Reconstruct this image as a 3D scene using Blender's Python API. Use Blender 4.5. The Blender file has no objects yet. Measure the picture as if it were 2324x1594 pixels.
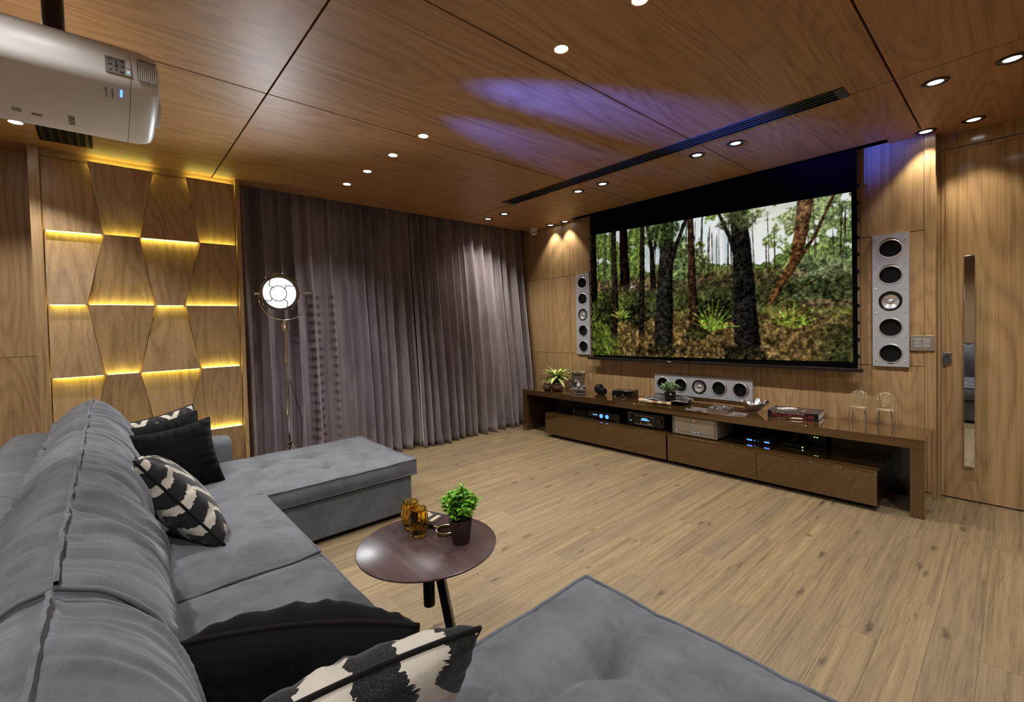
import bpy, bmesh, math, random
import numpy as np
from mathutils import Vector, Matrix, Euler
random.seed(7); np.random.seed(7)
sc = bpy.context.scene
COL = sc.collection
PI = math.pi

# ------------------------------------------------------------------ camera
CAMPOS = (4.65392665, -4.53561632, 1.38413969)
YAW, PIT, ROL = math.radians(48.22208411), math.radians(-1.50466275), math.radians(-1.48579528)
FPX, SX, SY = 1028.2358, -0.144, -32.237
cd = bpy.data.cameras.new('camera'); cam = bpy.data.objects.new('camera', cd); COL.objects.link(cam)
_f = Vector((-math.sin(YAW)*math.cos(PIT), math.cos(YAW)*math.cos(PIT), math.sin(PIT)))
_r = Vector((math.cos(YAW), math.sin(YAW), 0)); _u = _r.cross(_f)
_r2 = _r*math.cos(ROL)+_u*math.sin(ROL); _u2 = -_r*math.sin(ROL)+_u*math.cos(ROL)
cam.matrix_world = Matrix(((_r2.x,_u2.x,-_f.x,CAMPOS[0]),(_r2.y,_u2.y,-_f.y,CAMPOS[1]),(_r2.z,_u2.z,-_f.z,CAMPOS[2]),(0,0,0,1)))
cd.sensor_width = 36; cd.sensor_fit = 'HORIZONTAL'; cd.lens = FPX*36/2324
cd.shift_x = -SX/2324; cd.shift_y = SY/2324; cd.clip_start = .02
sc.camera = cam

# ------------------------------------------------------------------ world, exposure
w = bpy.data.worlds.new('world'); sc.world = w; w.use_nodes = True
w.node_tree.nodes['Background'].inputs[0].default_value = (0.02, 0.02, 0.025, 1)
sc.view_settings.view_transform = 'Standard'; sc.view_settings.look = 'None'
sc.view_settings.gamma = 1.0; sc.view_settings.use_curve_mapping = False
EXPOSURE = 0.38
sc.view_settings.exposure = EXPOSURE
try:
    sc.cycles.max_bounces = 7; sc.cycles.diffuse_bounces = 4; sc.cycles.glossy_bounces = 3
    sc.cycles.transmission_bounces = 6; sc.cycles.use_adaptive_sampling = True; sc.cycles.adaptive_threshold = 0.1; sc.cycles.adaptive_min_samples = 16; sc.cycles.sample_clamp_indirect = 6.0; sc.cycles.use_denoising = True
    sc.cycles.caustics_reflective = False; sc.cycles.caustics_refractive = False
except Exception: pass
# powers of the lamps and of the added fill lights (each lamp's light is made in its own builder)
P_ROW, P_BLACK, P_WALL, P_FILL = 42.0, 42.0, 18.0, 84.0
P_FLOOD, P_BLUE = 40.0, 7000.0
E_LED, E_LENS, E_SCREEN = 9.0, 30.0, 0.84
H = 2.7

# ------------------------------------------------------------------ node helpers
def lin(r, g, b):
    f = lambda c: (c/255/12.92) if c/255 <= .04045 else ((c/255+.055)/1.055)**2.4
    return (f(r), f(g), f(b), 1)
MATS = {}
class NT:
    def __init__(s, name):
        s.m = bpy.data.materials.new(name); s.m.use_nodes = True; s.t = s.m.node_tree
        s.b = s.t.nodes['Principled BSDF']; MATS[name] = s.m
    def n(s, typ, **k):
        x = s.t.nodes.new(typ)
        for a, v in k.items(): setattr(x, a, v)
        return x
    def link(s, a, b): s.t.links.new(a, b)
    def put(s, sock, v):
        if hasattr(v, 'is_output') or isinstance(v, bpy.types.NodeSocket): s.link(v, sock)
        else: sock.default_value = v
    def math(s, op, a, b=None, c=None, clamp=False):
        x = s.n('ShaderNodeMath', operation=op, use_clamp=clamp)
        s.put(x.inputs[0], a)
        if b is not None: s.put(x.inputs[1], b)
        if c is not None: s.put(x.inputs[2], c)
        return x.outputs[0]
    def coord(s, rand=0.0, which='Object'):
        tc = s.n('ShaderNodeTexCoord').outputs[which]
        if rand:
            oi = s.n('ShaderNodeObjectInfo').outputs['Random']
            cx = s.n('ShaderNodeCombineXYZ')
            for i, k in enumerate((1.0, 1.7, 2.3)): s.put(cx.inputs[i], s.math('MULTIPLY', oi, rand*k))
            va = s.n('ShaderNodeVectorMath', operation='ADD'); s.link(tc, va.inputs[0]); s.link(cx.outputs[0], va.inputs[1])
            return va.outputs[0]
        return tc
    def vscale(s, v, sc3):
        x = s.n('ShaderNodeVectorMath', operation='MULTIPLY'); s.link(v, x.inputs[0]); x.inputs[1].default_value = sc3
        return x.outputs[0]
    def vadd(s, a, b):
        x = s.n('ShaderNodeVectorMath', operation='ADD'); s.link(a, x.inputs[0]); s.put(x.inputs[1], b); return x.outputs[0]
    def noise(s, v, scale=1.0, detail=2.0, rough=.5, dist=0.0):
        x = s.n('ShaderNodeTexNoise'); s.link(v, x.inputs['Vector'])
        x.inputs['Scale'].default_value = scale; x.inputs['Detail'].default_value = detail
        x.inputs['Roughness'].default_value = rough; x.inputs['Distortion'].default_value = dist
        return x.outputs['Fac']
    def ramp(s, f, stops):
        x = s.n('ShaderNodeValToRGB'); s.link(f, x.inputs[0]); e = x.color_ramp.elements
        while len(e) < len(stops): e.new(.5)
        for i, (p, c) in enumerate(stops):
            e[i].position = p; e[i].color = c if len(c) == 4 else (*c, 1)
        return x.outputs[0]
    def mix(s, f, a, b, typ='MIX'):
        x = s.n('ShaderNodeMix', data_type='RGBA', blend_type=typ)
        s.put(x.inputs[0], f); s.put(x.inputs[6], a); s.put(x.inputs[7], b); return x.outputs[2]
    def bump(s, h, strength=.2, dist=.01):
        x = s.n('ShaderNodeBump'); x.inputs['Strength'].default_value = strength; x.inputs['Distance'].default_value = dist
        s.link(h, x.inputs['Height']); s.link(x.outputs[0], s.b.inputs['Normal'])
    def sep(s, v):
        x = s.n('ShaderNodeSeparateXYZ'); s.link(v, x.inputs[0]); return x.outputs
    def set(s, **k):
        names = dict(col='Base Color', rough='Roughness', metal='Metallic', spec='Specular IOR Level', coat='Coat Weight', coatr='Coat Roughness',
                     sheen='Sheen Weight', sheenr='Sheen Roughness', sheent='Sheen Tint', trans='Transmission Weight', ior='IOR', em='Emission Color', ems='Emission Strength', alpha='Alpha')
        for a, v in k.items(): s.put(s.b.inputs[names[a]], v)
        return s

def plain(name, col, rough=.5, metal=0., **k):
    t = NT(name); t.set(col=col, rough=rough, metal=metal, **k)
    # slight procedural variation so nothing is perfectly flat
    v = t.coord(3.0)
    f = t.noise(v, 18, 3, .6)
    c2 = tuple(x*.86 for x in col[:3])+(1,)
    t.link(t.mix(f, c2, col), t.b.inputs['Base Color'])
    return t.m

def wood(name, axis, dark, mid, light, rough=.34, ringk=22., fine=170., coat=.0, spec=.5):
    t = NT(name); v = t.coord(19.0)
    sc_ = [2.4]*3; sc_[axis] = .36
    low = t.noise(t.vscale(v, tuple(sc_)), 1.0, 1.5, .45, .15)
    rings = t.math('MULTIPLY', low, ringk*6.2832)
    rings = t.math('POWER', t.math('MULTIPLY_ADD', t.math('SINE', rings), .5, .5), 2.2)
    s2 = [fine]*3; s2[axis] = 2.2
    pores = t.noise(t.vscale(v, tuple(s2)), 1.0, 2.0, .65)
    s3 = [30.]*3; s3[axis] = .5
    streak = t.noise(t.vscale(v, tuple(s3)), 1.0, 2.0, .55)
    f = t.math('ADD', t.math('MULTIPLY', rings, -.13), t.math('ADD', t.math('MULTIPLY', pores, .55), t.math('MULTIPLY', streak, .45)))
    c = t.ramp(f, [(.26, dark), (.46, mid), (.66, light)])
    t.set(col=c, rough=rough, coat=coat, coatr=.10, spec=spec)
    t.bump(pores, .05, .002)
    return t.m

W_D, W_M, W_L = lin(142, 113, 79), lin(170, 138, 98), lin(186, 155, 114)
wood('veneer_wall', 2, W_D, W_M, W_L, rough=.36)
wood('veneer_ceiling', 1, lin(150, 110, 74), lin(176, 133, 92), lin(188, 148, 106), rough=.44, spec=.38)
wood('veneer_door', 2, W_D, W_M, W_L, rough=.14, coat=.3)
wood('veneer_across', 1, W_D, W_M, W_L, rough=.36)
wood('table_veneer', 0, lin(58, 44, 42), lin(74, 58, 56), lin(90, 72, 70), rough=.30, ringk=5, fine=240, spec=.28)

def floor_mat():
    t = NT('oak_plank'); v = t.coord(23.0)
    # knots bend the grain
    vs = t.vscale(v, (6.5, 1.9, 1.0))
    wn = t.math('MULTIPLY', t.math('SUBTRACT', t.noise(t.vscale(v, (40., 14., 1)), 1.0, 3.0, .7), .5), .22)
    cw = t.n('ShaderNodeCombineXYZ'); t.link(wn, cw.inputs[0]); t.link(t.math('MULTIPLY', wn, -1.3), cw.inputs[1]); vs = t.vadd(vs, cw.outputs[0])
    vo = t.n('ShaderNodeTexVoronoi', feature='F1', voronoi_dimensions='2D'); t.link(vs, vo.inputs['Vector']); vo.inputs['Scale'].default_value = 1.0
    vo.inputs['Randomness'].default_value = 1.0
    d = vo.outputs['Distance']
    near = t.math('SUBTRACT', 1.0, t.math('MULTIPLY', d, 2.6), clamp=True)
    low = t.noise(t.vscale(v, (5.0, .55, 1)), 1.0, 3.0, .5, .3)
    g = t.math('MULTIPLY_ADD', near, .35, low)
    rings = t.math('MULTIPLY_ADD', t.math('SINE', t.math('MULTIPLY', g, 95.)), .5, .5)
    fine = t.noise(t.vscale(v, (150., 3.5, 1)), 1.0, 3.0, .65)
    streak = t.noise(t.vscale(v, (34., .8, 1)), 1.0, 4.0, .65, .35)
    f = t.math('ADD', t.math('MULTIPLY', rings, .05), t.math('ADD', t.math('MULTIPLY', fine, .46), t.math('MULTIPLY', streak, .62)))
    c = t.ramp(f, [(.34, lin(86, 72, 52)), (.52, lin(126, 108, 80)), (.74, lin(153, 134, 100))])
    oi = t.n('ShaderNodeObjectInfo').outputs['Random']
    c = t.mix(t.math('MULTIPLY', oi, .36), c, lin(104, 90, 80))
    core = t.math('SUBTRACT', 1.0, t.math('MULTIPLY', d, 8.0), clamp=True)
    kn = t.noise(t.vscale(v, (9., 2.2, 1)), 1.0, 1.0)
    core = t.math('MULTIPLY', core, t.math('MULTIPLY', t.math('GREATER_THAN', kn, .54), .9))
    c = t.mix(core, c, lin(58, 42, 28))
    cr = t.noise(t.vscale(v, (60., 2.4, 1)), 1.0, 4.0, .7, 1.2)
    c = t.mix(t.math('MULTIPLY', t.math('GREATER_THAN', cr, .66), .6), c, lin(72, 55, 38))
    t.set(col=c, rough=.42, spec=.42); t.bump(fine, .08, .002)
floor_mat()

def suede(name, col, dk, sheen=.25, scale=7.):
    t = NT(name); v = t.coord(5.0)
    a = t.noise(v, scale, 4, .65, .4); b = t.noise(v, 420, 2, .6)
    f = t.math('ADD', t.math('MULTIPLY', a, .7), t.math('MULTIPLY', b, .3))
    t.set(col=t.ramp(f, [(.36, dk), (.62, col)]), rough=.95, spec=.15, sheen=sheen, sheenr=.45, sheent=(.8, .8, .85, 1))
    t.bump(b, .25, .001)
    return t.m
suede('sofa_suede', lin(101, 104, 111), lin(80, 82, 87))
suede('black_velvet', lin(7, 7, 8), lin(3, 3, 4), .06, 16.)
suede('black_piping', lin(20, 16, 15), lin(12, 10, 10), .1)

def curtain_mat():
    t = NT('taupe_velvet'); v = t.coord(2.0)
    a = t.noise(t.vscale(v, (3, 9, 1.2)), 1.0, 4, .65, .5); b = t.noise(v, 300, 2)
    c = t.ramp(t.math('ADD', t.math('MULTIPLY', a, .7), t.math('MULTIPLY', b, .3)), [(.32, lin(112, 103, 105)), (.66, lin(160, 150, 152))])
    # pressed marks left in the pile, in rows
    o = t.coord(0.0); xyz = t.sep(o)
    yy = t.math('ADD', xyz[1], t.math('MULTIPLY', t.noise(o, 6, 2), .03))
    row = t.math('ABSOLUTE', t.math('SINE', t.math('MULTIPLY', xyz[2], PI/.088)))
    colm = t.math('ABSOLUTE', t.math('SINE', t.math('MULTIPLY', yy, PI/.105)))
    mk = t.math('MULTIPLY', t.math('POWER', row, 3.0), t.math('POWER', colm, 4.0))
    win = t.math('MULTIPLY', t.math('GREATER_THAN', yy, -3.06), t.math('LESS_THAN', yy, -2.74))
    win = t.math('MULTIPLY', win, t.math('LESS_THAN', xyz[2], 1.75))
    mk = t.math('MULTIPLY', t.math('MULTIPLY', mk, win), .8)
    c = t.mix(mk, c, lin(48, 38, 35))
    t.set(col=c, rough=.85, spec=.2, sheen=.7, sheenr=.35, sheent=lin(196, 178, 172)); t.bump(b, .2, .001)
curtain_mat()

def ikat(name, mode):
    t = NT(name); o = t.coord(0.0); xyz = t.sep(o)
    rag = t.noise(t.vscale(o, (26, 190, 26)) if mode == 'blob' else t.vscale(o, (190, 26, 26)), 1.0, 2, .7)
    rag = t.math('MULTIPLY', t.math('SUBTRACT', rag, .5), .032)
    if mode == 'zig':
        tri = t.math('PINGPONG', t.math('ADD', xyz[0], 1.02), .085)
        u = t.math('ADD', t.math('ADD', xyz[1], t.math('MULTIPLY', tri, 1.25)), rag)
        fr = t.math('FRACT', t.math('MULTIPLY', t.math('ADD', u, 2.0), 1/.118))
        wht = t.math('LESS_THAN', fr, .36)
    else:
        tx = t.math('PINGPONG', t.math('ADD', xyz[0], 1.0), .085)
        ty = t.math('PINGPONG', t.math('ADD', t.math('ADD', xyz[1], 1.04), rag), .10)
        s_ = t.math('ADD', t.math('MULTIPLY', tx, 1.1), t.math('MULTIPLY', ty, .9))
        s_ = t.math('ADD', s_, rag)
        wht = t.math('GREATER_THAN', s_, .078)
    weave = t.noise(o, 330, 2, .7)
    blk = t.ramp(weave, [(.42, lin(8, 8, 9)), (.68, lin(44, 44, 46))])
    fold = t.noise(t.vscale(o, (9, 5, 5)), 1.0, 2)
    w_ = t.ramp(fold, [(.3, lin(160, 154, 143)), (.7, lin(188, 182, 170))])
    t.set(col=t.mix(wht, blk, w_), rough=.8, spec=.2, sheen=.15)
    t.bump(weave, .3, .002)
ikat('ikat_zigzag', 'zig'); ikat('ikat_blob', 'blob')

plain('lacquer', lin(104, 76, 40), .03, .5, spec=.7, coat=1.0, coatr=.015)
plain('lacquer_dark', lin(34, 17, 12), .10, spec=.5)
plain('chrome', (.78, .78, .80, 1), .07, 1.)
plain('mirror', (.82, .83, .84, 1), .02, 1.)
plain('dark_chrome', (.28, .27, .26, 1), .16, 1.)
plain('aluminium', (.52, .54, .60, 1), .45, .35)
plain('alu_bright', (.72, .72, .73, 1), .28, .7)
plain('champagne', lin(168, 158, 142), .33, .5)
plain('champagne_dark', lin(126, 116, 100), .38, .5)
plain('black_matte', lin(9, 9, 10), .65, spec=.2)
plain('black_gloss', lin(12, 8, 9), .07)
plain('black_satin', lin(20, 17, 17), .32)
plain('screen_black', (.0015, .0015, .002, 1), .9, spec=.05)
plain('void', (.002, .002, .002, 1), .9, spec=.0)
plain('white_plastic', lin(236, 235, 234), .4)
plain('grey_plastic', lin(140, 136, 132), .42)
plain('dark_plastic', lin(52, 47, 45), .45)
plain('white_paint', lin(178, 178, 172), .8)
plain('back_wall', lin(150, 122, 90), .6)
plain('bezel_black', lin(30, 22, 20), .35)
plain('bezel_white', lin(176, 160, 140), .35)
plain('silver_ornate', (.55, .52, .45, 1), .22, 1.)
plain('brass', (.62, .49, .27, 1), .25, 1.)
plain('antique_gold', (.62, .56, .38, 1), .35, .7)
plain('wire_grey', (.30, .29, .27, 1), .4, .8)
plain('stone_grey', lin(104, 100, 98), .8)
plain('slate', lin(78, 76, 76), .45)
plain('cream', lin(196, 180, 150), .8)
plain('twine', lin(150, 112, 70), .85)
plain('page', lin(214, 210, 204), .8)
plain('soil', lin(38, 24, 17), .95)
plain('red_ink', lin(168, 60, 52), .6)
plain('white_ink', lin(214, 212, 208), .6)
plain('black_ink', lin(28, 26, 26), .6)
plain('book_black', lin(26, 22, 22), .35)
plain('book_top', lin(62, 56, 56), .35)
plain('wire_shield', lin(40, 36, 34), .5)
plain('joint', lin(92, 66, 42), .6)
plain('skin', lin(188, 146, 124), .7)
plain('stem_green', lin(70, 92, 36), .7)

def em(name, col, s, back=(0, 0, 0, 1)):
    t = NT(name); t.set(col=back, em=col, ems=s, rough=.4); return t.m
em('led_yellow', (1., .93, .20, 1), E_LED)
em('lens_light', (1., .97, .90, 1), E_LENS)
em('lens_dim', (1., .97, .92, 1), 7.0)
em('flood_light', (.93, .97, 1., 1), 2.6)
em('blue_led', (.05, .16, 1., 1), 4.0)
em('blue_display', (.10, .35, 1., 1), 2.5)
em('green_led', (.45, 1., .1, 1), 5.0)
em('red_led', (1., .08, .05, 1), 2.0)
em('amber_led', (1., .7, .4, 1), 1.2)

def leafmat(name, a, b, c=None):
    t = NT(name); v = t.coord(4.0); f = t.noise(v, 30, 3, .6)
    oi = t.n('ShaderNodeObjectInfo').outputs['Random']
    col = t.ramp(t.math('ADD', t.math('MULTIPLY', f, .8), t.math('MULTIPLY', oi, .2)), [(.3, a), (.7, b)])
    t.set(col=col, rough=.45, spec=.4)
    return t.m
leafmat('leaf_bright', lin(74, 134, 22), lin(150, 205, 62))
leafmat('leaf_sage', lin(112, 146, 100), lin(184, 206, 164))
leafmat('leaf_fern', lin(140, 166, 70), lin(222, 230, 156))

def glass(name, col, rough=.02, ior=1.45):
    t = NT(name); t.set(col=col, rough=rough, trans=1.0, ior=ior)
    return t.m
glass('amber_glass', (1., .74, .16, 1)); glass('clear_glass', (.93, .95, .96, 1))

def marble():
    t = NT('black_marble'); v = t.coord(0.0); f = t.noise(v, 34, 5, .7, 1.2)
    t.set(col=t.ramp(f, [(.58, lin(10, 7, 8)), (.66, lin(170, 160, 160))]), rough=.08)
marble()
def mosaic():
    t = NT('mosaic_bronze'); v = t.coord(0.0)
    vo = t.n('ShaderNodeTexVoronoi', feature='F1'); t.link(v, vo.inputs['Vector']); vo.inputs['Scale'].default_value = 130
    sep = t.sep(vo.outputs['Color'])
    t.set(col=t.ramp(sep[0], [(.2, lin(44, 24, 20)), (.8, lin(170, 140, 120))]), rough=.18, metal=.8)
    t.bump(vo.outputs['Distance'], .9, .004)
mosaic()
def ribbed(name, col):
    t = NT(name); v = t.coord(0.0); f = t.noise(v, 60, 4, .7)
    t.set(col=t.ramp(f, [(.35, tuple(x*.3 for x in col[:3])+(1,)), (.7, col)]), rough=.25, metal=1.0); t.bump(f, .8, .006)
ribbed('silver_repousse', (.80, .80, .80, 1)); ribbed('frame_silver', (.66, .60, .44, 1))
def peat():
    t = NT('coir_pot'); v = t.coord(0.0); f = t.noise(v, 140, 4, .8)
    t.set(col=t.ramp(f, [(.45, lin(30, 16, 11)), (.62, lin(70, 42, 28)), (.75, lin(140, 96, 60))]), rough=.85); t.bump(f, .8, .004)
peat()

# ------------------------------------------------------------------ geometry helpers
class MB:
    def __init__(s): s.v = []; s.f = []
    def add(s, V, F):
        o = len(s.v); s.v += [tuple(p) for p in V]; s.f += [tuple(i+o for i in f) for f in F]; return s
    def box(s, x0, x1, y0, y1, z0, z1):
        V = [(x, y, z) for z in (z0, z1) for y in (y0, y1) for x in (x0, x1)]
        return s.add(V, [(0, 2, 3, 1), (4, 5, 7, 6), (0, 1, 5, 4), (2, 6, 7, 3), (0, 4, 6, 2), (1, 3, 7, 5)])
    def prism(s, poly, a0, a1, axis=2):
        # poly: list of 2D points (ccw), extruded along axis
        n = len(poly)
        def P(p, h):
            return (p[0], p[1], h) if axis == 2 else ((p[0], h, p[1]) if axis == 1 else (h, p[0], p[1]))
        V = [P(p, a0) for p in poly]+[P(p, a1) for p in poly]
        F = [tuple(reversed(range(n))), tuple(range(n, 2*n))]+[(i, (i+1) % n, n+(i+1) % n, n+i) for i in range(n)]
        return s.add(V, F)
    def quadslab(s, pts, thick):
        # 4 corner points and a thickness vector
        t = Vector(thick); V = [Vector(p) for p in pts]+[Vector(p)+t for p in pts]
        return s.add(V, [(3, 2, 1, 0), (4, 5, 6, 7)]+[(i, (i+1) % 4, 4+(i+1) % 4, 4+i) for i in range(4)])
    def lathe(s, prof, n=24, c=(0, 0, 0), axis=2, capa=True, capb=True, phase=0.0, wob=None):
        V = []; F = []
        for k, (r, h) in enumerate(prof):
            for i in range(n):
                a = 2*PI*i/n+phase; rr = r*(wob(a, k) if wob else 1)
                p = (rr*math.cos(a), rr*math.sin(a), h)
                if axis == 0: p = (p[2], p[0], p[1])
                elif axis == 1: p = (p[1], p[2], p[0])
                V.append((p[0]+c[0], p[1]+c[1], p[2]+c[2]))
        for k in range(len(prof)-1):
            for i in range(n):
                j = (i+1) % n
                F.append((k*n+i, k*n+j, (k+1)*n+j, (k+1)*n+i))
        if capa: F.append(tuple(reversed(range(n))))
        if capb: F.append(tuple(range((len(prof)-1)*n, len(prof)*n)))
        return s.add(V, F)
    def tube(s, path, r, n=8, closed=False, caps=True):
        P = [Vector(p) for p in path]; m = len(P); V = []; F = []
        rr = r if isinstance(r, (list, tuple)) else [r]*m
        prev = None
        for k in range(m):
            if closed: d = P[(k+1) % m]-P[k-1]
            else: d = P[min(k+1, m-1)]-P[max(k-1, 0)]
            d.normalize()
            if prev is None:
                up = Vector((0, 0, 1)) if abs(d.z) < .9 else Vector((1, 0, 0))
                a = d.cross(up).normalized()
            else:
                a = (prev-d*prev.dot(d))
                a = a.normalized() if a.length > 1e-6 else d.orthogonal().normalized()
            prev = a; b = d.cross(a)
            for i in range(n):
                t = 2*PI*i/n; V.append(P[k]+(a*math.cos(t)+b*math.sin(t))*rr[k])
        for k in range(m if closed else m-1):
            k2 = (k+1) % m
            for i in range(n):
                j = (i+1) % n; F.append((k*n+i, k*n+j, k2*n+j, k2*n+i))
        if caps and not closed:
            F.append(tuple(reversed(range(n)))); F.append(tuple(range((m-1)*n, m*n)))
        return s.add(V, F)
    def sphere(s, c, r, nu=20, nv=12, sc3=(1, 1, 1)):
        V = []; F = []
        for k in range(1, nv):
            t = PI*k/nv
            for i in range(nu):
                a = 2*PI*i/nu
                V.append((c[0]+r*sc3[0]*math.sin(t)*math.cos(a), c[1]+r*sc3[1]*math.sin(t)*math.sin(a), c[2]+r*sc3[2]*math.cos(t)))
        V.append((c[0], c[1], c[2]+r*sc3[2])); V.append((c[0], c[1], c[2]-r*sc3[2])); T = len(V)-2; B = len(V)-1
        for k in range(nv-2):
            for i in range(nu):
                j = (i+1) % nu; F.append((k*nu+i, (k+1)*nu+i, (k+1)*nu+j, k*nu+j))
        for i in range(nu):
            j = (i+1) % nu; F.append((T, i, j)); F.append((B, (nv-2)*nu+j, (nv-2)*nu+i))
        return s.add(V, F)
    def grid(s, fn, nu, nv, cu=False, cv=False):
        V = []; F = []
        for i in range(nu if cu else nu+1):
            for j in range(nv if cv else nv+1): V.append(fn(i/nu, j/nv))
        NV = nv if cv else nv+1; NU = nu if cu else nu+1
        for i in range(nu):
            for j in range(nv):
                a = i*NV+j; b = ((i+1) % NU)*NV+j; c = ((i+1) % NU)*NV+(j+1) % NV; d = i*NV+(j+1) % NV
                F.append((a, b, c, d))
        return s.add(V, F)
    def xf(s, M):
        s.v = [tuple(M @ Vector(p)) for p in s.v]; return s
    def mesh(s, name, mat, smooth=None):
        me = bpy.data.meshes.new(name); me.from_pydata(s.v, [], s.f); me.validate(); 
        bm = bmesh.new(); bm.from_mesh(me); bmesh.ops.recalc_face_normals(bm, faces=bm.faces); bm.to_mesh(me); bm.free()
        me.materials.append(MATS[mat] if isinstance(mat, str) else mat)
        if smooth is not None:
            me.shade_smooth()
            if smooth < 180: me.set_sharp_from_angle(angle=math.radians(smooth))
        me.update(); return me
    def build(s, name, mat, parent=None, smooth=None, bevel=0, seg=2, solid=0):
        o = bpy.data.objects.new(name, s.mesh(name, mat, smooth)); COL.objects.link(o)
        if parent is not None: o.parent = parent
        if solid:
            m = o.modifiers.new('thickness', 'SOLIDIFY'); m.thickness = solid; m.offset = 0
        if bevel:
            m = o.modifiers.new('bevel', 'BEVEL'); m.width = bevel; m.segments = seg; m.limit_method = 'ANGLE'; m.angle_limit = math.radians(40)
            if smooth is None:
                o.data.shade_smooth(); 
                m.harden_normals = True
        return o
def tag(o, label=None, cat=None, group=None, kind=None):
    if label: o['label'] = label
    if cat: o['category'] = cat
    if group: o['group'] = group
    if kind: o['kind'] = kind
    return o
def thing(name, label, cat, loc=(0, 0, 0), rz=0., group=None, rot=None):
    o = bpy.data.objects.new(name, None); COL.objects.link(o); o.empty_display_size = .05
    o.location = loc; o.rotation_euler = rot if rot else (0, 0, rz)
    return tag(o, label, cat, group)
def root(name, kind='structure', label=None):
    o = bpy.data.objects.new(name, None); COL.objects.link(o); o['kind'] = kind
    if label: o['label'] = label
    return o
def inst(me, name, parent, loc=(0, 0, 0), rot=(0, 0, 0)):
    o = bpy.data.objects.new(name, me); COL.objects.link(o); o.parent = parent; o.location = loc; o.rotation_euler = rot; return o
def boxo(name, b, mat, parent=None, bevel=0., smooth=None):
    return MB().box(*b).build(name, mat, parent, bevel=bevel, smooth=smooth)
def textmesh(txt, size, mat, depth=.0006, sx=1.0, align='LEFT'):
    cu = bpy.data.curves.new('lettering', 'FONT'); cu.body = txt; cu.size = size; cu.extrude = depth; cu.align_x = align; cu.resolution_u = 3
    ob = bpy.data.objects.new('lettering', cu); COL.objects.link(ob)
    dg = bpy.context.evaluated_depsgraph_get(); me = bpy.data.meshes.new_from_object(ob.evaluated_get(dg))
    bpy.data.objects.remove(ob); bpy.data.curves.remove(cu)
    me.materials.clear(); me.materials.append(MATS[mat])
    if sx != 1.0:
        for v in me.vertices: v.co.x *= sx
    return me
def texto(name, txt, size, mat, parent, M, depth=.0006, sx=1.0, align='LEFT'):
    me = textmesh(txt, size, mat, depth, sx, align); me.name = name; me.transform(M)
    o = bpy.data.objects.new(name, me); COL.objects.link(o); o.parent = parent; return o
def basis(X, Y, o):
    X = Vector(X).normalized(); Y = Vector(Y).normalized(); Z = X.cross(Y)
    return Matrix(((X.x, Y.x, Z.x, o[0]), (X.y, Y.y, Z.y, o[1]), (X.z, Y.z, Z.z, o[2]), (0, 0, 0, 1)))
# value noise for sculpting
_G = np.random.rand(64, 64)
def vn(x, y):
    xi = math.floor(x); yi = math.floor(y); fx = x-xi; fy = y-yi
    fx = fx*fx*(3-2*fx); fy = fy*fy*(3-2*fy)
    a = _G[xi % 64, yi % 64]; b = _G[(xi+1) % 64, yi % 64]; c = _G[xi % 64, (yi+1) % 64]; d = _G[(xi+1) % 64, (yi+1) % 64]
    return (a*(1-fx)+b*fx)*(1-fy)+(c*(1-fx)+d*fx)*fy
def sstep(a, b, x):
    t = min(1, max(0, (x-a)/(b-a))); return t*t*(3-2*t)
def interp(pts, t):
    for (a, va), (b, vb) in zip(pts, pts[1:]):
        if t <= b: return va+(vb-va)*(t-a)/(b-a) if b > a else vb
    return pts[-1][1]
def spot(name, loc, target, power, angle, blend=.6, col=(1, .93, .82), rad=.03, parent=None):
    l = bpy.data.lights.new(name, 'SPOT'); l.energy = power; l.spot_size = math.radians(angle); l.spot_blend = blend; l.color = col; l.shadow_soft_size = rad
    o = bpy.data.objects.new(name, l); COL.objects.link(o)
    d = Vector(target)-Vector(loc); o.rotation_euler = d.to_track_quat('-Z', 'Y').to_euler(); o.location = loc
    if parent is not None:
        o.location = Vector(loc)-parent.location; o.parent = parent
    return o

# ================================================================== THE ROOM
XR, YB, YD = 6.4, -6.4, .147          # right wall, back wall, door plane
XA, XB, XC = 1.875, 3.057, 4.186      # ceiling joints running towards the screen
YE, YDJ = -1.195, -3.825              # ceiling joints running across

# floor of planks
fl = root('floor')
boxo('subfloor', (-.3, XR, YB, .3, -.05, -.012), 'twine', fl)
PW, PL = .147, 1.28
full = MB().box(0, PW-.0008, -PL+.0008, 0, -.012, 0).mesh('plank', 'oak_plank')
x = -.3; k = 0
while x < XR-.01:
    y = .3+(k*.37 % 1.0)*PL*.98
    while y > YB+.01:
        y1 = y-PL; a, b = min(y, .3), max(y1, YB); xw = min(x+PW, XR)
        if a-b > .03:
            if a == y and b == y1 and xw == x+PW: inst(full, 'plank', fl, (x, y, 0))
            else: inst(MB().box(0, xw-x-.0008, b-a+.0008, 0, -.012, 0).mesh('plank', 'oak_plank'), 'plank', fl, (x, a, 0))
        y = y1
    x += PW; k += 1

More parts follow.
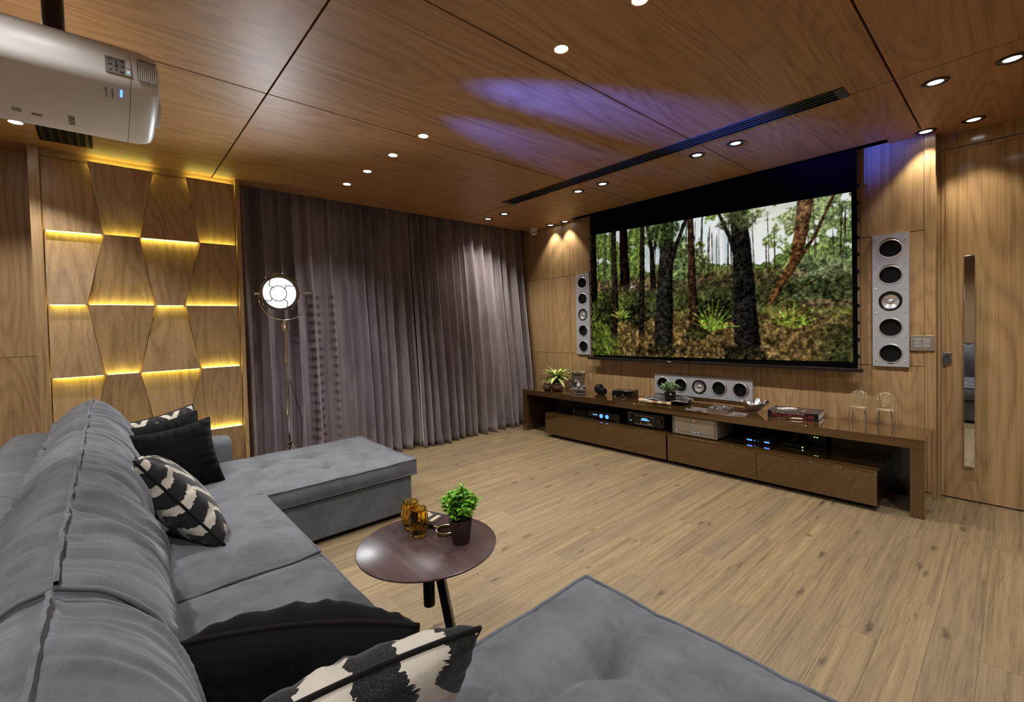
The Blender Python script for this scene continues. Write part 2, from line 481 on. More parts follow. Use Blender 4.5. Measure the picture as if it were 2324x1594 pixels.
# ceiling of veneered panels with open joints
ce = root('ceiling')
boxo('backing', (0.0, XR, YB, .3, H+.022, H+.06), 'void', ce)
g = .005
SX0, SX1, SYF = .883, 3.993, -.136
def cpanel(poly): MB().prism(poly, H, H+.02, 2).build('ceiling_panel', 'veneer_ceiling', ce)
YT = .147
cpanel([(0.0, YE+g), (XA-g, YE+g), (XA-g, SYF), (SX0, SYF), (SX0, YT), (0.0, YT)])
cpanel([(XA+g, YE+g), (XB-g, YE+g), (XB-g, SYF), (XA+g, SYF)])
cpanel([(XB+g, YE+g), (XC-g, YE+g), (XC-g, YT), (SX1, YT), (SX1, SYF), (XB+g, SYF)])
cpanel([(XC+g, YE+g), (XR, YE+g), (XR, YT), (XC+g, YT)])
cpanel([(-.36, YB), (XA-g, YB), (XA-g, YDJ-g), (0, YDJ-g), (0, -4.903), (-.36, -4.903)])
cpanel([(0.0, YDJ+g), (XA-g, YDJ+g), (XA-g, YE-g), (0.0, YE-g)])
for ya, yb in ((YDJ+g, YE-g), (YB, YDJ-g)):
    for xa, xb in ( (XA+g, XB-g), (XB+g, XC-g), (XC+g, XR)):
        cpanel([(xa, ya), (xb, ya), (xb, yb), (xa, yb)])
# dark pocket above the screen and above the curtain
boxo('screen_pocket', (SX0, SX1, SYF, 0, H+.015, H+.022), 'void', ce)
boxo('pocket_top', (-.32, 0.0, -3.64, .15, 2.98, 3.0), 'void', ce)
boxo('pocket_side', (-.005, 0.0, -3.64, .15, H+.02, 2.98), 'void', ce)

# wall behind the curtain, wall with the feature panels, left rear wall
wc = root('wall_curtain')
boxo('plaster', (-.36, -.32, -3.64, .2, 0, 3.0), 'white_paint', wc)
wl = root('wall_left')
boxo('backing', (-.36, .085, -4.90, -3.636, 0, H+.02), 'veneer_wall', wl)
boxo('plain_panel', (-.36, -.09, YB, -4.905, 0, 1.245), 'veneer_wall', wl)
boxo('plain_panel', (-.36, -.09, YB, -4.905, 1.248, H), 'veneer_wall', wl)
boxo('trim_1', (.085, .165, -4.895, -4.842, 0, H-.002), 'veneer_wall')['kind'] = 'structure'
boxo('trim_2', (.085, .165, -3.667, -3.637, 0, H-.002), 'veneer_wall')['kind'] = 'structure'
boxo('header', (.085, .10, -4.842, -3.667, 2.655, H), 'veneer_across', wl)
ZL = [2.65, 2.129, 1.610, 1.091, .573, .05]
YC = [[-4.838, -4.599, -4.216, -4.015, -3.671], [-4.838, -4.525, -4.319, -3.936, -3.671], [-4.838, -4.632, -4.242, -4.051, -3.671],
      [-4.838, -4.554, -4.350, -3.962, -3.671], [-4.838, -4.640, -4.262, -4.080, -3.671], [-4.838, -4.56, -4.36, -3.98, -3.671]]
PROUD, REC = .158, .104
for r in range(5):
    for c in range(4):
        zt, zb = ZL[r], ZL[r+1]; lo = PROUD if c in (0, 2) else REC; hi = REC if c in (0, 2) else PROUD
        gp = .0025
        a0, a1 = YC[r][c]+gp, YC[r][c+1]-gp; b0, b1 = YC[r+1][c]+gp, YC[r+1][c+1]-gp
        zb2 = zb+(.004 if lo == REC else 0); zt2 = zt-(.004 if hi == REC else 0)
        MB().quadslab([(lo, b0, zb2), (lo, b1, zb2), (hi, a1, zt2), (hi, a0, zt2)], (-.018, 0, 0)).build('feature_panel', 'veneer_wall', wl)
for r in range(5):
    z = ZL[r]
    for c in range(4):
        up = c in (1, 3)
        if r == 0 and not up: continue
        ya, yb = YC[r][c]+.012, YC[r][c+1]-.012
        # strip tucked behind the proud edge, shining along the neighbouring panel
        if up: boxo('led_strip', (.112, .136, ya, yb, z+.0005, z+.0035), 'led_yellow', wl)
        else: boxo('led_strip', (.112, .136, ya, yb, z-.0035, z-.0005), 'led_yellow', wl)

# wall with the screen
wf = root('wall_front')
boxo('backing', (-.32, 4.186, .012, .05, 0, 3.0), 'joint', wf)
def wp(x0, x1, z0, z1): boxo('wall_panel', (x0+.0015, x1-.0015, 0, .012, z0+.0025, z1-.0025), 'veneer_wall', wf)
for x0, x1, z0, z1 in ((-.3, .751, 2.007, 2.72), (-.3, .751, .993, 2.007), (-.3, .751, 0, .993),
        (.751, 2.46, 2.007, 2.72), (2.46, 4.186, 2.007, 2.72), (.751, 2.46, .993, 2.007), (2.46, 4.186, .993, 2.007),
        (.751, 1.89, 0, .993), (1.89, 3.054, 0, .993), (3.054, 4.186, 0, .993)): wp(x0, x1, z0, z1)
boxo('trim_3', (4.187, 4.249, -.004, .2, 0, H-.001), 'veneer_wall', bevel=.002)['kind'] = 'structure'
wr = root('wall_right'); boxo('panel', (XR, XR+.05, YB, .3, 0, H), 'back_wall', wr)
wb = root('wall_back'); boxo('panel', (-.36, XR, YB-.05, YB, 0, H), 'back_wall', wb)
boxo('panel', (5.27, XR, YD, .2, 0, H), 'veneer_wall', wf)
boxo('trim_4', (4.2495, 5.27, YD, .2, 2.60, H-.0005), 'veneer_door')['kind'] = 'structure'
# door leaf with a raised field
d1 = root('door_1', label='tall wood veneer door with a long chrome pull')
boxo('frame', (4.2495, 4.262, YD, .2, 0, 2.60), 'veneer_door', d1)
boxo('leaf', (4.264, 5.262, YD+.002, .19, .008, 2.594), 'veneer_door', d1, bevel=.002)
boxo('field', (4.288, 5.238, YD-.006, YD+.002, .008, 2.565), 'veneer_door', d1, bevel=.004)
lk = boxo('lock_plate', (4.274, 4.324, YD-.016, YD-.004, 1.003, 1.095), 'chrome', d1, bevel=.004)
MB().lathe([(.013, 0), (.013, .012), (.008, .02)], 20, (4.299, YD-.016, 1.066), 1).xf(Matrix.Translation((0, 2*(YD-.016), 0)) @ Matrix.Scale(-1, 4, (0, 1, 0))).build('cylinder', 'dark_chrome', lk, smooth=40)
MB().lathe([(.013, 0), (.013, .01), (.01, .014)], 20, (4.299, YD-.016, 1.030), 1).xf(Matrix.Translation((0, 2*(YD-.016), 0)) @ Matrix.Scale(-1, 4, (0, 1, 0))).build('thumb_turn', 'chrome', lk, smooth=40)
boxo('pull_handle', (4.390, 4.446, YD-.062, YD-.050, .27, 1.797), 'mirror', d1, bevel=.002)
for z in (.42, 1.65): MB().lathe([(.011, 0), (.011, .05)], 16, (4.418, YD-.051, z), 1).build('standoff', 'chrome', d1, smooth=40)

# ------------------------------------------------------------------ ceiling fittings
def disc_ring(ri, ro, h, n=36):
    m = MB(); m.lathe([(ri, 0), (ri+.004, -h), (ro-.006, -h), (ro, 0)], n, capa=False, capb=False); return m
bz_b = disc_ring(.034, .062, .006).mesh('bezel', 'bezel_black', 50)
bz_w = disc_ring(.030, .040, .003).mesh('bezel', 'bezel_white', 50)
ln_b = MB().lathe([(.001, -.001), (.034, -.0015)], 32, capa=False, capb=False).mesh('lens', 'lens_dim', 50)
ln_w = MB().lathe([(.001, -.001), (.030, -.0015)], 32, capa=False, capb=False).mesh('lens', 'lens_light', 50)
rf_b = MB().lathe([(.010, -.002), (.012, -.004), (.014, -.002)], 20, capa=False, capb=False).mesh('reflector', 'alu_bright', 50)
def downlight(x, y, label, black, power, angle, blend, group, col=(1, .93, .82), tilt=(0, 0)):
    t = thing('downlight', label, 'downlight', (x, y, H), 0, group)
    inst(bz_b if black else bz_w, 'bezel', t); inst(ln_b if black else ln_w, 'lens', t)
    if black: inst(rf_b, 'reflector', t)
    spot('downlight_beam', (x, y, H-.012), (x+tilt[0], y+tilt[1], 0), power, angle, blend, col, .03, t)
GR = 'small bright downlights in a row across the ceiling'
for x, lab in ((3.62, 'bright round downlight cut by the top edge, first of its row'), (3.19, 'bright round downlight beside a ceiling joint, second of its row'),
               (1.92, 'bright round downlight sitting on a ceiling joint mid row'), (1.476, 'bright round downlight second from the joint towards the curtain'),
               (1.022, 'bright round downlight last but one before the curtain'), (.589, 'bright round downlight closest to the curtain and feature wall')):
    downlight(x, -2.863, lab, False, P_ROW, 108, .9, GR, (1, .97, .95))
downlight(.572, -4.903, 'bright round downlight under the projector near the left wall', False, P_ROW*.9, 100, .5, GR, (1, .97, .93))
for x, lab in ((1.92, 'added fill downlight above the middle back cushions'), (3.19, 'added fill downlight above the near back cushions'), (4.9, 'added fill downlight beyond the near end of the sofa')):  # unseen downlights added to brighten the room
    downlight(x, -4.903, lab, False, P_FILL, 142, .5, 'added unseen fill downlights', (1, .97, .93))
downlight(5.6, -2.863, 'added fill downlight in front of the right wall', False, P_FILL, 142, .5, 'added unseen fill downlights', (1, .97, .93))  # one more unseen downlight added as fill
GB = 'black rimmed downlights in pairs before the screen'
for x, lab in ((3.24, 'black rimmed downlight of the pair above the screen, nearer the door'), (2.942, 'black rimmed downlight of the pair above the screen, nearer the vent middle'),
               (2.021, 'black rimmed downlight beyond the vent, right one of the middle pair'), (1.721, 'black rimmed downlight beyond the vent, left one of the middle pair'),
               (.596, 'black rimmed downlight at the vent end, right one of its pair'), (.290, 'black rimmed downlight at the vent end, closest to the curtain'),
               (4.336, 'black rimmed downlight right of the vent, left one of its pair'), (4.628, 'black rimmed downlight cut off at the right picture edge')):
    downlight(x, -.98, lab, True, P_BLACK, 120, .7, GB, (1, .95, .88))
GW = 'black rimmed downlights close to the screen wall'
for x, lab in ((.752, 'black rimmed downlight at the wall beside the screen slot'), (.498, 'black rimmed downlight at the wall beside the dome camera'),
               (4.205, 'black rimmed downlight above the wood trim left of the door'), (4.447, 'black rimmed downlight right above the door')):
    downlight(x, -.082 if x < 4 else -.09, lab, True, P_WALL, 84, .5, GW, (1, .92, .76))

# slot diffuser (air outlet)
vt = thing('slot_diffuser', 'long dark linear air vent let into the wooden ceiling', 'vent', (2.475, -1.25, H))
L = 1.505
MB().box(-L, L, -.088, -.078, -.006, 0).box(-L, L, .058, .068, -.006, 0).build('frame', 'bezel_black', vt)
for s in (-1, 1): MB().box(s*L-(.05 if s > 0 else 0), s*L+(0 if s > 0 else .05), -.078, .058, -.006, 0).build('end_cap', 'dark_plastic', vt)
MB().box(-L+.05, L-.05, -.078, .058, -.0008, -.0004).build('recess', 'void', vt)
for yy in (-.050, -.012, .026): MB().box(-L+.05, L-.05, yy-.008, yy+.004, -.006, -.0018).build('louvre', 'dark_plastic', vt)
# dark return grille near the left wall
rg = thing('return_grille', 'dark square ceiling grille behind the projector', 'vent', (.54, -4.69, H))
MB().box(-.22, .22, -.13, .13, -.004, 0).build('grille_plate', 'black_matte', rg)
for k in range(6): MB().box(-.21, .21, -.115+k*.042, -.100+k*.042, -.009, -.004).build('slat', 'bezel_black', rg)
# dome camera
dc = thing('dome_camera', 'small white dome security camera in the ceiling corner', 'camera', (.205, -.11, H))
MB().lathe([(.052, 0), (.052, -.012), (.046, -.02), (.046, -.03)], 28).build('base', 'white_plastic', dc, smooth=40)
MB().sphere((0, 0, -.045), .046, 24, 14).build('ball', 'white_plastic', dc, smooth=60)
for s in (-1, 1):
    d = Vector((.66+.22*s, -.62+.22*s, -.42)).normalized()
    MB().lathe([(.010, 0), (.010, .005), (.006, .006)], 16).xf(Matrix.Translation(Vector((0, 0, -.045))+d*.043) @ d.to_track_quat('Z', 'Y').to_matrix().to_4x4()).build('camera_lens', 'black_gloss', dc, smooth=40)

# ------------------------------------------------------------------ projection screen
SYP = -.085
scn = thing('projection_screen', 'large pull-down projection screen showing a forest scene', 'screen', (2.45, SYP, 0))
ox = -2.45
MB().box(1.155+ox, 3.800+ox, 0, .004, .96, H+.01).build('screen_fabric', 'screen_black', scn)
MB().box(1.085+ox, 3.832+ox, -.012, .022, .934, .964).build('bottom_bar', 'bezel_black', scn, bevel=.003)
MB().box(2.16+ox, 2.20+ox, -.0128, -.012, .944, .956).build('badge', 'alu_bright', scn)
tabm = MB().prism([(0, -.02), (.016, -.008), (.016, .008), (0, .02)], 0, .003, 1).mesh('tension_tab', 'black_matte')
for k in range(11):
    inst(tabm, 'tension_tab', scn, (3.800+ox, 0, 1.06+k*.135))
    inst(tabm, 'tension_tab', scn, (1.155+ox, .003, 1.06+k*.135), (0, 0, PI))
def cord(xc): return MB().tube([(xc, .002, .96), (xc, .002, 2.7)], .0015, 6)
cord(3.818+ox).build('tension_cord', 'black_matte', scn); cord(1.137+ox).build('tension_cord', 'black_matte', scn)

def fbm(X, Y, oct=4, seed=0):
    rng = np.random.RandomState(seed); out = np.zeros_like(X); amp = .5; tot = 0
    for o in range(oct):
        G = rng.rand(128, 128); xx = X*2**o+o*17.3; yy = Y*2**o+o*9.1
        xi = np.floor(xx).astype(int); yi = np.floor(yy).astype(int); fx = xx-xi; fy = yy-yi
        fx = fx*fx*(3-2*fx); fy = fy*fy*(3-2*fy)
        a = G[xi % 128, yi % 128]; b = G[(xi+1) % 128, yi % 128]; c = G[xi % 128, (yi+1) % 128]; d = G[(xi+1) % 128, (yi+1) % 128]
        out += amp*((a*(1-fx)+b*fx)*(1-fy)+(c*(1-fx)+d*fx)*fy); tot += amp; amp *= .55
    return out/tot
def forest(NU, NV):
    u = np.linspace(0, 1, NU)[:, None]*np.ones((1, NV)); v = np.linspace(0, 1, NV)[None, :]*np.ones((NU, 1)); A = 1.9
    ss = lambda a, b, x: np.clip((x-a)/(b-a), 0, 1)**2*(3-2*np.clip((x-a)/(b-a), 0, 1))
    C = np.zeros((NU, NV, 3))
    def lay(mask, col):
        nonlocal C
        C = C*(1-mask[..., None])+(np.array(col, float) if not isinstance(col, np.ndarray) else col)*mask[..., None]
    sky = np.stack([205+40*ss(.35, .7, u), 214+32*ss(.3, .7, u), 214+34*ss(.3, .7, u)], -1); C[:] = sky
    lay(.6*ss(.5, 1.1, fbm(u*A*5, v*5, 3, 9))+0*u, (150, 175, 172))
    # pale far towers in the haze
    for c, wd, h in ((.585, .012, .86), (.625, .016, .93), (.665, .011, .88), (.56, .008, .78)):
        lay(.45*ss(wd, wd*.4, np.abs(u-c))*ss(h, h-.06, v), (168, 186, 196))
    # canopy
    n1 = fbm(u*A*9, v*9, 5, 1); n2 = fbm(u*A*22, v*22, 4, 2); n3 = fbm(u*A*46, v*46, 3, 3); n4 = fbm(u*A*95, v*95, 2, 6)
    dens = .50+.22*ss(.45, .0, u)+.14*ss(.72, .95, u)-.26*np.exp(-((u-.62)/.16)**2-((v-.95)/.22)**2)+.25*ss(.75, .55, v)
    leafc = np.stack([58+66*n2+26*n3, 80+66*n2+24*n3, 34+40*n2+8*n3], -1)*(.62+.62*n1)[..., None]
    lay(ss(.46, .56, dens-(.5-n1)*1.15+(n2-.5)*.55-.02), leafc)
    lay(.30*ss(.55, .9, v)*ss(.5, .8, u), (196, 206, 180))
    # thin distant stems
    rng = np.random.RandomState(4)
    for k in range(46):
        c = rng.rand(); wd = .0015+.0022*rng.rand(); t = (rng.rand()-.5)*.05; vb = .52+.08*rng.rand(); h = .75+.3*rng.rand()
        lay(.75*ss(wd, wd*.5, np.abs(u-c-t*(v-.5)))*ss(vb-.02, vb+.02, v)*ss(h, h-.05, v), np.array((52, 44, 34))*(.7+.7*rng.rand()))
    # undergrowth line, brown speckle
    band = ss(.45, .50, v)*ss(.66, .58, v+.05*(n1-.5)+.03*ss(.4, .9, u))
    br = np.stack([60+120*n3**1.6, 46+92*n3**1.6, 34+62*n3**1.6], -1)*(.55+.7*n2)[..., None]
    lay(.85*band*ss(.36, .5, n2+.14), br)
    # mid greens
    mid = ss(.53, .46, v+.10*(n1-.5)); gm = np.stack([72+66*n2, 82+60*n2, 38+34*n3], -1)*(.55+.75*n1)[..., None]
    lay(mid, gm)
    # forest floor
    gr = ss(.40, .26, v+.14*(n1-.5)+.10*ss(.25, .0, u)*1.0+.04*ss(.8, 1, u)); gc = np.stack([70+84*n3, 58+64*n3, 34+36*n3], -1)*(.5+.8*n2)[..., None]
    lay(gr, gc)
    lay(.7*gr*ss(.72, .80, n3), (150, 140, 84))
    # bushes at the sides
    lb = ss(.18, .10, u+.10*(n1-.5)+.0*v)*ss(.58, .46, v+.12*(n2-.5)); lay(.92*lb, np.stack([58+76*n3, 80+70*n3, 26+34*n3], -1)*(.42+.9*n2)[..., None])
    rb = ss(.80, .88, u+.1*(n1-.5))*ss(.70, .60, v+.12*(n2-.5))*ss(.36, .44, v+.06*(n2-.5)); lay(.75*rb, np.stack([92+60*n3, 116+50*n3, 78+36*n3], -1)*(.6+.6*n2)[..., None])
    th = ss(.62, .50, v+.10*(n1-.5))*ss(.30, .40, v+.08*(n2-.5))*ss(.42, .55, n1+.25*(n2-.5)); lay(.75*th, np.stack([34+40*n3, 36+38*n3, 22+24*n3], -1))
    # trunks
    def trunk(pts, wid, col, a=1.0):
        pv = np.array([p[1] for p in pts]); pu = np.array([p[0] for p in pts]); o = np.argsort(pv)
        c = np.interp(v, pv[o], pu[o]); wv = np.interp(v, [pv.min(), pv.max()], wid)
        m = a*ss(wv, wv*.82, np.abs(u-c+.006*(n1-.5)))*ss(pv.min()-.02, pv.min()+.05, v+.10*(n2-.5)+.06*(n3-.5))*(v <= pv.max()+.01)
        shade = (.55+.7*n3)*(1-.45*ss(0, 1, (u-c)/np.maximum(wv, 1e-4)))
        lay(m, np.array(col)[None, None, :]*shade[..., None])
    trunk([(.012, .42), (.016, 1)], (.022, .016), (28, 24, 18))
    trunk([(.185, .55), (.180, 1)], (.028, .022), (34, 25, 20))
    trunk([(.322, .50), (.318, .8), (.30, 1)], (.016, .007), (40, 34, 26)); trunk([(.325, .78), (.352, 1)], (.008, .006), (40, 34, 26))
    trunk([(.075, .5), (.083, 1)], (.006, .005), (84, 80, 66), .8)
    trunk([(.545, .55), (.53, .8), (.535, 1)], (.006, .004), (60, 52, 40), .8)
    # dense dark thickets and big trunks standing in the clearing
    def clump(cu, cv, ru, rv, col, soft=.35, ns=.9):
        q = ((u-cu)/ru)**2+((v-cv)/rv)**2+ns*(n2-.5)*2+.7*(n3-.5)+.8*(n1-.5); lay(.9*ss(1.0+soft*.3, 1.0-soft, q), np.array(col)[None, None, :]*(.35+1.3*n3)[..., None])
    clump(.46, .66, .10, .15, (96, 110, 62), .7); clump(.43, .80, .05, .09, (88, 102, 56), .7)
    clump(.10, .34, .10, .10, (40, 46, 26), .8); clump(.25, .32, .10, .09, (34, 38, 24), .8)
    clump(.60, .34, .12, .10, (38, 44, 26), .8); clump(.92, .44, .10, .07, (60, 70, 40), .8)
    trunk([(.120, .14), (.132, .5), (.128, 1)], (.020, .014), (52, 46, 36)); trunk([(.262, .16), (.268, .55), (.276, 1)], (.016, .011), (46, 40, 30))
    trunk([(.362, .05), (.374, .5), (.392, 1)], (.048, .028), (50, 47, 40)); trunk([(.388, .62), (.43, .84), (.47, 1)], (.014, .008), (46, 42, 36))
    trunk([(.500, .18), (.492, .5), (.487, 1)], (.022, .013), (70, 50, 36))
    trunk([(.692, .03), (.683, .5), (.668, 1)], (.050, .030), (44, 40, 36)); trunk([(.676, .60), (.64, .82), (.60, 1)], (.013, .007), (44, 39, 34))
    clump(.37, .05, .10, .06, (48, 44, 28), .8); clump(.69, .04, .11, .06, (44, 40, 28), .8); clump(.50, .17, .06, .05, (54, 58, 30), .8)
    clump(.375, .93, .09, .10, (58, 72, 36), .9, 1.3); clump(.67, .95, .08, .08, (66, 78, 42), .9, 1.3)
    # leaning tree, fallen log, bare branch
    trunk([(.765, .36), (.800, .48), (.845, .62), (.862, .78), (.880, 1.0)], (.014, .026), (110, 74, 44))
    trunk([(.850, .60), (.905, .78), (.955, 1.0)], (.007, .005), (92, 66, 44))
    lay(.9*ss(.028, .02, np.abs(v-.355-.02*(u-.9)+.012*(n1-.5)))*ss(.85, .87, u), np.array((112, 94, 66))[None, None, :]*(.5+.8*n3)[..., None])
    lay(.9*ss(.006, .004, np.abs(v-.36-(u-.78)*1.1+.02*(n1-.5)))*ss(.775, .785, u)*ss(.93, .92, u), (58, 44, 32))
    lay(.9*ss(.35, .22, v+.1*n1)*ss(.88, .96, u+.06*(n2-.5)), np.stack([40+44*n3, 44+40*n3, 26+22*n3], -1))
    # ferns
    def fern(cu, cv, r, k, s):
        nonlocal C
        rg = np.random.RandomState(s)
        for i in range(k):
            a = PI*(.08+.84*(i+.3*rg.rand())/k); ln = r*(.7+.5*rg.rand()); ca, sa = math.cos(a), math.sin(a)
            dx = (u-cu)*A*1.0; dy = v-cv+.16*np.abs(dx)**2/r
            al = dx*ca+dy*sa; pe = np.abs(-dx*sa+dy*ca); wv = .016*(1-al/ln)+.003
            lay(ss(wv, wv*.5, pe)*(al > 0)*(al < ln), np.array((120+40*rg.rand(), 136+34*rg.rand(), 56))[None, None, :]*(.5+.7*n3)[..., None])
    fern(.565, .20, .19, 13, 1); fern(.835, .21, .17, 13, 2); fern(.16, .30, .10, 9, 3)
    lay(.20*np.exp(-((u-.80)/.10)**2-((v-.96)/.14)**2), (255, 240, 215))
    lum = C.mean(-1); ns_ = ss(215, 150, lum)
    C = C*(1+ns_*(1.05*(n4-.5)+.7*(n3-.5)))[..., None]
    g_ = C.mean(-1, keepdims=True); C = g_+(C-g_)*.86
    C = np.clip((C-24)*.98+8, 0, 255)/255
    return np.where(C <= .04045, C/12.92, ((C+.055)/1.055)**2.4)
NU, NV = 560, 300
pic = forest(NU, NV)
TL, TR, BL, BR = (1.163, 2.450), (3.764, 2.370), (1.163, .988), (3.770, 1.016)
V = []; 
for i in range(NU):
    a = i/(NU-1)
    for j in range(NV):
        b = j/(NV-1)
        px = (BL[0]*(1-a)+BR[0]*a)*(1-b)+(TL[0]*(1-a)+TR[0]*a)*b; pz = (BL[1]*(1-a)+BR[1]*a)*(1-b)+(TL[1]*(1-a)+TR[1]*a)*b
        V.append((px+ox, -.0015, pz))
Fq = [(i*NV+j, (i+1)*NV+j, (i+1)*NV+j+1, i*NV+j+1) for i in range(NU-1) for j in range(NV-1)]
me = bpy.data.meshes.new('picture'); me.from_pydata(V, [], Fq)
ca = me.color_attributes.new('picture', 'FLOAT_COLOR', 'POINT')
ca.data.foreach_set('color', np.concatenate([pic.reshape(-1, 3), np.ones((NU*NV, 1))], 1).astype(np.float32).ravel())
t = NT('projected_picture'); at = t.n('ShaderNodeAttribute', attribute_name='picture')
t.set(col=(0, 0, 0, 1), em=at.outputs['Color'], ems=E_SCREEN, rough=.9, spec=0.)
me.materials.append(t.m); po = bpy.data.objects.new('picture', me); COL.objects.link(po); po.parent = scn
po['label'] = 'projected forest picture with sunlit trees and ferns'

# ------------------------------------------------------------------ in-wall speakers
def plate_holes(w, h, n, r, cells, th=.012):
    m = MB(); NS = 40; ch = h/cells
    for k in range(cells):
        zc = -h/2+ch*(k+.5); I = []; O = []; 
        for i in range(NS):
            a = 2*PI*i/NS+PI/NS*0; c, s = math.cos(a), math.sin(a)
            q = 1/max(abs(c)/(w/2), abs(s)/(ch/2)); I.append((r*c, zc+r*s)); O.append((q*c, zc+q*s))
        # snap nearest to corners
        for cx in (-1, 1):
            for cz in (-1, 1):
                P = (cx*w/2, zc+cz*ch/2); b = min(range(NS), key=lambda i: (O[i][0]-P[0])**2+(O[i][1]-P[1])**2); O[b] = P
        V = [(p[0], -th, p[1]) for p in I]+[(p[0], -th, p[1]) for p in O]
        m.add(V, [(i, NS+i, NS+(i+1) % NS, (i+1) % NS) for i in range(NS)])
    e = .008
    m.box(-w/2, w/2, -th, e, -h/2-.0001, -h/2); m.box(-w/2, w/2, -th, e, h/2, h/2+.0001); m.box(-w/2-.0001, -w/2, -th, e, -h/2, h/2); m.box(w/2, w/2+.0001, -th, e, -h/2, h/2)
    return m
SW, SH, SR = .218, 1.022, .066
sp_plate = plate_holes(SW, SH, 5, SR+.006, 5).mesh('faceplate', 'aluminium')
sp_ring = MB().lathe([(SR+.010, -.0125), (SR+.007, -.016), (SR+.001, -.0155), (SR, -.006), (SR+.002, .0)], 40, axis=1, capa=False, capb=False).mesh('trim_ring', 'alu_bright', 50)
sp_cone = MB().lathe([(SR+.001, -.004), (SR*.9, .006), (SR*.5, .0065), (.004, .0075)], 40, axis=1, capa=False).mesh('woofer_cone', 'black_matte', 50)
sp_surr = MB().lathe([(SR+.006, -.010), (SR+.003, -.017), (SR-.006, -.018), (SR-.012, -.012), (SR-.013, -.006)], 40, axis=1, capa=False, capb=False).mesh('surround', 'black_satin', 60)
sp_mid = MB().lathe([(SR-.013, -.010), (.022, .002), (.020, -.002), (.012, -.006), (.002, -.009)], 40, axis=1, capa=False).mesh('driver_cone', 'alu_bright', 40)
def fin():
    m = MB()
    for k in range(10):
        a = 2*PI*k/10; m.add([(.018*math.cos(a-.06), -.003, .018*math.sin(a-.06)), (.018*math.cos(a+.06), -.003, .018*math.sin(a+.06)), (.05*math.cos(a), -.0105, .05*math.sin(a))], [(0, 1, 2)])
    return m
sp_fin = fin().mesh('waveguide', 'chrome')
sp_screw = MB().lathe([(.0062, -.012), (.0062, -.0145), (.004, -.016), (.001, -.0155)], 14, axis=1, capa=False).mesh('screw', 'alu_bright', 50)
def speaker(label, loc, rot):
    t = thing('wall_speaker', label, 'speaker', loc, 0, 'in-wall speakers around the screen', rot)
    inst(sp_plate, 'faceplate', t)
    for k in range(5):
        z = -SH/2+SH/5*(k+.5)*.985+.008*0
        if k != 2:
            inst(sp_ring, 'trim_ring', t, (0, 0, z)); inst(sp_cone, 'woofer_cone', t, (0, -.0005, z))
        else:
            inst(sp_surr, 'surround', t, (0, 0, z)); c = inst(sp_mid, 'driver_cone', t, (0, 0, z)); inst(sp_fin, 'waveguide', c)
            inst(sp_cone, 'rear_cup', t, (0, .0, z))
    for k in range(6):
        for s in (-1, 1): inst(sp_screw, 'screw', t, (s*(SW/2-.021), 0, -SH/2+.042+(SH-.084)*k/5))
    MB().box(-.016, .016, -.0135, -.012, -SH/2+.018, -SH/2+.034).build('badge', 'dark_plastic', t)
    MB().box(-.016, .016, -.0136, -.012, -SH/2+.012, -SH/2+.017).build('badge', 'white_plastic', t)
speaker('tall silver in-wall speaker between the screen and the door', (3.993, -.0085, 1.497), (0, 0, 0))
speaker('tall silver in-wall speaker between the curtain and the screen', (.962, -.0085, 1.496), (0, 0, 0))
speaker('horizontal silver in-wall speaker below the screen', (2.471, -.0085, .698), (0, PI/2, 0))

# wall switch
sw = thing('light_switch', 'silver double wall switch beside the tall speaker', 'switch', (4.1755, -.0045, 1.1695))
MB().box(-.067, .067, -.010, 0, -.058, .058).build('plate', 'champagne', sw, bevel=.003)
for s in (-1, 1):
    for k in range(3 if s < 0 else 2):
        n_ = 3 if s < 0 else 2; hh = .07/n_
        MB().box(s*.024-.021, s*.024+.021, -.0125, -.010, .035-hh*(k+1)+.0015, .035-hh*k-.0015).build('rocker', 'alu_bright', sw, bevel=.001)

# ------------------------------------------------------------------ curtains
def curtain(label, ya, yb, xt, xb, folds, seed, hem):
    rng = np.random.RandomState(seed)
    wob = np.cumsum(.55+.9*rng.rand(folds+3)); wob = wob/wob[folds]
    amps = .6+.8*rng.rand(folds+4); skew = rng.rand(folds+4)*.5-.25
    ts = np.linspace(0, 1, folds+1); nodes = np.concatenate([[0], wob[:folds+1]])[:folds+1]; nodes = nodes/nodes[-1]
    ny, nz = folds*16, 46
    V = []
    for i in range(ny+1):
        t = i/ny; q = np.interp(t, nodes, np.arange(folds+1)); k = int(min(q, folds-1)); fr = q-k
        base = math.sin(2*PI*fr+skew[k]); amp = amps[k]*(1-fr)+amps[k+1]*fr
        sharp = math.copysign(abs(base)**.8, base)
        fine = math.sin(2*PI*q*2.37+k)*.45+math.sin(2*PI*q*3.9+1.3*k)*.25
        for j in range(nz+1):
            z = 2.93*(1-j/nz)**1.0+.004
            h = 1-z/2.93
            a = (.050+.050*h)*amp
            xx = xt+(xb-xt)*sstep(0, 1, h)+a*sharp+(.016-.010*h)*fine
            sway = .03*(vn(t*9+seed, h*2.2)-.5)*h; yy = ya+(yb-ya)*t+.018*math.cos(2*PI*fr)*amp+sway
            if hem and .19 < z < .235: xx += .006
            if z < .16:
                pu = (1-z/.16); xx += .05*pu*(vn(t*31+3, seed)-.25); yy += .02*pu*(vn(t*27, seed+5)-.5)
            V.append((xx, yy, z))
    F = [(i*(nz+1)+j, i*(nz+1)+j+1, (i+1)*(nz+1)+j+1, (i+1)*(nz+1)+j) for i in range(ny) for j in range(nz)]
    o = MB().add(V, F).build('curtain', 'taupe_velvet', None, smooth=180, solid=.004)
    tag(o, label, 'curtain', 'floor length velvet curtains')
    return o
curtain('taupe velvet curtain hanging behind the studio floor lamp', -3.60, -1.875, -.15, -.01, 13, 3, True)
curtain('taupe velvet curtain hanging next to the screen wall', -1.865, -.07, -.11, .06, 15, 11, True)

